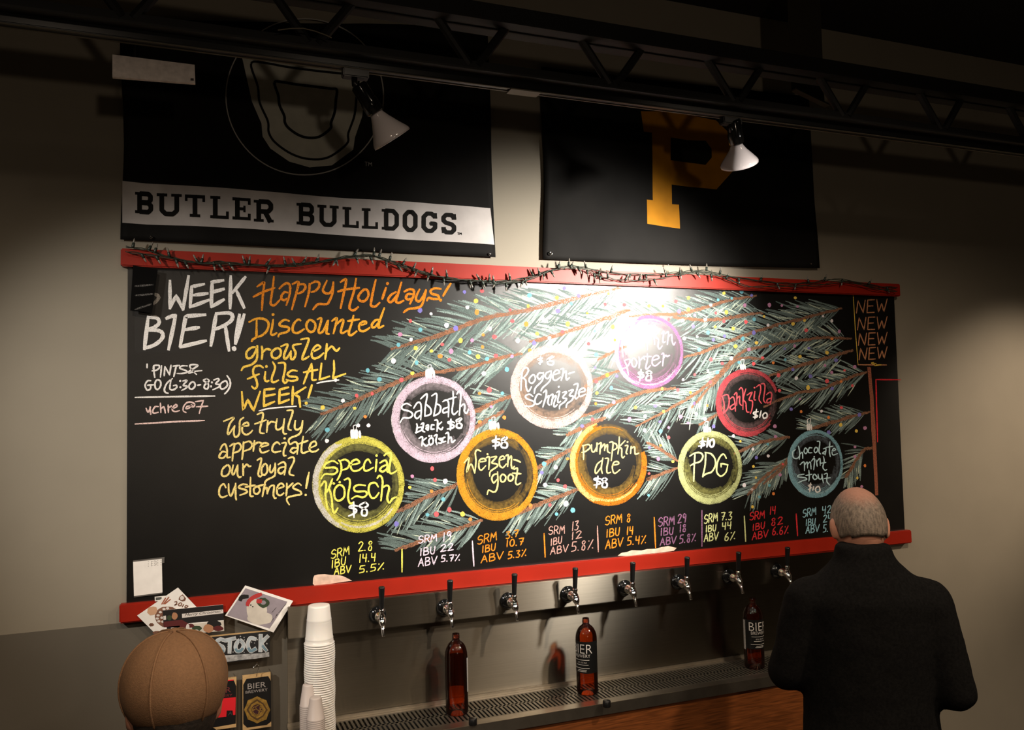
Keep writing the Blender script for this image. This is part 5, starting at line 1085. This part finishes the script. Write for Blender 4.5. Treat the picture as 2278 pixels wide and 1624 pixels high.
def figure(label, foot, yaw, H, head_turn, larm, rarm, drop=0.0, nod=0.0):
    """standing person facing local +Y; arms as shoulder-elbow-wrist points"""
    k = H/1.78; V = lambda x, y, z: Vector((x*k, y*k, z*k))
    t = thing('person', label, 'person', foot, rot=(0, 0, yaw))
    bm = bmesh.new()
    loft(bm, [(V(0, 0, .84), .150*k, .110*k), (V(0, 0, .95), .170*k, .120*k), (V(0, .01, 1.08), .155*k, .110*k), (V(0, .01, 1.28), .172*k, .120*k), (V(0, -.005, 1.40), .190*k, .105*k), (V(0, -.01, 1.46), .13*k, .08*k), (V(0, 0, 1.49), .066*k, .066*k), (V(0, .01+drop*.3, 1.57-drop*.8), .058*k, .062*k), (V(0, .018+drop*.4, 1.63-drop), .056*k, .062*k)])
    Rm = Matrix.Rotation(head_turn, 3, 'Z') @ Matrix.Rotation(-nod, 3, 'X'); hc = V(0, .025+drop*.5, 1.665-drop)
    def hb(off, rx, ry, rz): ball(bm, hc+Rm @ (Vector(off)*k), rx*k, ry*k, rz*k, Rm)
    hb((0, -.004, .008), .077, .095, .107); hb((0, .020, -.050), .060, .074, .072); hb((0, .062, -.085), .034, .030, .026)
    hb((0, .098, -.030), .014, .020, .020); hb((0, .094, -.002), .010, .014, .028); hb((0, .083, -.066), .024, .014, .008); hb((0, .083, -.056), .022, .014, .006); hb((0, .084, .030), .056, .014, .010)
    for s in (-1, 1):
        hb((s*.030, .082, .012), .013, .010, .010); hb((s*.079, -.006, -.010), .010, .021, .033); hb((s*.085, -.014, .002), .006, .012, .022)
    for s in (-1, 1):
        limb(bm, [V(s*.09, 0, .90), V(s*.10, .01, .70), V(s*.105, .015, .50), V(s*.11, -.01, .30), V(s*.11, -.01, .09)], [.088*k, .080*k, .058*k, .054*k, .038*k])
        limb(bm, [V(s*.11, -.03, .045), V(s*.12, .06, .04), V(s*.13, .16, .03)], [.042*k, .040*k, .030*k])
    for s, arm in ((-1, larm), (1, rarm)):
        S, E, Wr = [Vector(a)*k for a in arm]
        limb(bm, [S, (S+E)/2, E], [.052*k, .047*k, .040*k]); limb(bm, [E, (E*2+Wr)/3, Wr], [.041*k, .040*k, .027*k]); handm(bm, Wr, Wr-E, (0, 0, 1), s)
    body = part('body', bm, M['skin'], t, True); remesh(body, 0.0075, 6)
    bm = bmesh.new()
    loft(bm, [(V(0, 0, .72), .205*k, .150*k), (V(0, 0, .90), .200*k, .148*k), (V(0, .01, 1.10), .188*k, .138*k), (V(0, .01, 1.28), .202*k, .145*k), (V(0, -.01, 1.39), .196*k, .128*k), (V(0, -.012, 1.445), .150*k, .104*k), (V(0, -.006, 1.485), .105*k, .090*k), (V(0, 0, 1.51), .083*k, .084*k), (V(0, .006, 1.548), .078*k, .080*k)], 28)
    for s, arm in ((-1, larm), (1, rarm)):
        S, E, Wr = [Vector(a)*k for a in arm]; Wq = E+(Wr-E)*0.95
        ball(bm, S+Vector((-s*.02, 0, .005))*k, .078*k, .075*k, .075*k)
        limb(bm, [S, S+(E-S)*.35, E], [.074*k, .070*k, .060*k]); limb(bm, [E, E+(Wq-E)*.4, Wq], [.060*k, .057*k, .045*k])
    jk = part('jacket', bm, M['coat'], t, True); remesh(jk, 0.010, 10)
    d = jk.modifiers.new('folds', 'DISPLACE'); tx = bpy.data.textures.new('folds', 'CLOUDS'); tx.noise_scale = 0.12; d.texture = tx; d.strength = 0.014; d.mid_level = 0.5
    bm = bmesh.new(); loft(bm, [(V(0, 0, .80), .175*k, .130*k), (V(0, 0, .98), .176*k, .126*k)])
    for s in (-1, 1): limb(bm, [V(s*.09, 0, .88), V(s*.10, .01, .70), V(s*.105, .015, .50), V(s*.11, -.01, .30), V(s*.11, -.01, .07)], [.102*k, .094*k, .075*k, .070*k, .062*k])
    tr = part('trousers', bm, M['trouser'], t, True); remesh(tr, 0.012, 6)
    bm = bmesh.new()
    for s in (-1, 1): limb(bm, [V(s*.11, -.035, .042), V(s*.12, .06, .045), V(s*.13, .17, .036)], [.048*k, .050*k, .040*k])
    sh = part('shoes', bm, M['plastic'], t, True); remesh(sh, 0.010, 4)
    return t, k, Rm, hc
# man at the right, seen from behind
HD = px(1908, 1150, -0.92); topz = px(1900, 1094, -0.92).z
H = topz/(1.665+0.112-0.075)*1.78
vdir = math.atan2(HD.x, HD.y+DIST)
man, k, Rm, hc = figure('grey haired person in a black coat standing with their back turned at the right', (HD.x, HD.y-0.02, 0), -vdir*0.75, H, 0.12,
  ((-.168, -.01, 1.372), (-.232, -.01, 1.165), (-.05, .20, 1.12)), ((.168, -.01, 1.372), (.228, -.03, 1.13), (.13, .24, 1.10)), 0.075, 0.42)
bm = bmesh.new(); thin = bm.verts.layers.float.new('thin')
r = bmesh.ops.create_uvsphere(bm, u_segments=48, v_segments=32, radius=1)
rs = random.Random(9)
dele = []
for v in r['verts']:
    c = v.co.copy(); keep = c.z > -0.50-0.10*max(0, -c.y) and not (c.y > 0.42 and c.z < 0.72) and not (abs(c.x) > 0.8 and c.z < -0.15 and c.y > -0.15)
    if not keep: dele.append(v)
    v[thin] = max(0, min(1, (c.z*0.86-c.y*0.5-0.62)/0.3+rs.uniform(-.12, .12)))*0.85
    th = 1.03+0.012*rs.random()-(0.02 if c.z < -0.5 else 0)
    v.co = hc+Rm @ Vector((c.x*.078*th*k, (c.y*.0965*th-.004)*k, (c.z*.109*th+.008)*k))
bmesh.ops.delete(bm, geom=dele, context='VERTS')
hr = part('hair', bm, M['hair'], man, True)
hr.modifiers.new('thick', 'SOLIDIFY').thickness = 0.004
# person in the cap, nearest the camera
HC = px(392, 1530, -1.33); ct = px(400, 1414, -1.33).z
H2 = (ct-0.026)/(1.665+0.112-0.075)*1.777; HCT = ct-HC.z
guest, k, Rm, hc = figure('person in a tan canvas cap seen from behind at the bottom left', (HC.x, HC.y-0.02, 0), 0.06, H2, 0.03,
  ((-.18, -.01, 1.40), (-.25, .03, 1.12), (-.10, .25, 1.10)), ((.18, -.01, 1.40), (.25, .02, 1.12), (.10, .25, 1.10)), 0.075, 0.03)
cp = bmesh.new(); n, mrows = 48, 14; g = []
RXc, RYc, RZc = 0.0945, 0.112, HCT
base = Vector((hc.x, hc.y, HC.z))
def capp(a, b, th=1.0):
    seam = 1-0.012*abs(math.cos(3*a))**14*(-1)
    rr = (max(0.0, math.cos(b))**0.86)*seam*th
    return base+Rm @ Vector((RXc*rr*math.sin(a), -RYc*rr*math.cos(a), RZc*math.sin(b)*th*(1.0 if b > 0 else 1.0)))
B0 = -0.70
for j_ in range(mrows+1):
    b = B0+(math.pi/2-B0)*j_/mrows
    g.append([cp.verts.new(capp(2*math.pi*i/n, B0+(b-B0)*0.99)) for i in range(n)])
for a, b in zip(g, g[1:]):
    for i in range(n): cp.faces.new((a[i], a[(i+1) % n], b[(i+1) % n], b[i]))
cp.faces.new(g[-1])
capo = part('cap', cp, M['tan'], guest, True); capo['label'] = 'tan canvas baseball cap'
sm = capo.modifiers.new('thick', 'SOLIDIFY'); sm.thickness = 0.003
for i in range(6):
    a = math.pi/6+i*math.pi/3
    s_ = part('seam', tube(bmesh.new(), [capp(a, B0+(math.pi/2-B0)*q_/16*0.98, 1.006) for q_ in range(17)], 0.0022, 6), M['tan'], capo, True)
part('cap_button', lathe(bmesh.new(), [(0.011, 0), (0.010, 0.005), (0.005, 0.008), (0, 0.0085)], 16, capp(0, math.pi/2, 1.0)-Vector((0, 0, .003))), M['tan'], capo, True)
bm = bmesh.new(); fr = [[bm.verts.new(base+Rm @ Vector((RXc*0.86*math.sin(a), RYc*math.cos(a)*0.84+q_*0.075*k*max(0, math.cos(a))**0.6, (-0.062-0.02*q_*q_-0.018*abs(math.sin(a))*q_)*k))) for a in [math.radians(-70+140*i/20) for i in range(21)]] for q_ in (0, .33, .66, 1)]
for a, b in zip(fr, fr[1:]):
    for i in range(20): bm.faces.new((a[i], a[i+1], b[i+1], b[i]))
bl = part('bill', bm, M['tan'], capo, True); bl.modifiers.new('thick', 'SOLIDIFY').thickness = 0.004
bm = bmesh.new(); r = bmesh.ops.create_uvsphere(bm, u_segments=40, v_segments=28, radius=1); dele = []
for v in r['verts']:
    c = v.co.copy()
    if c.z > 0.25 or c.z < -0.72 or (c.y > 0.30) or (abs(c.x) > 0.8 and c.z < -0.25 and c.y > -0.15): dele.append(v)
    v.co = hc+Rm @ Vector((c.x*.080*1.03*k, (c.y*.0985*1.03-.004)*k, (c.z*.11*1.03+.008)*k))
bmesh.ops.delete(bm, geom=dele, context='VERTS')
hh = part('hair', bm, M['darkhair'], guest, True); hh.modifiers.new('thick', 'SOLIDIFY').thickness = 0.005
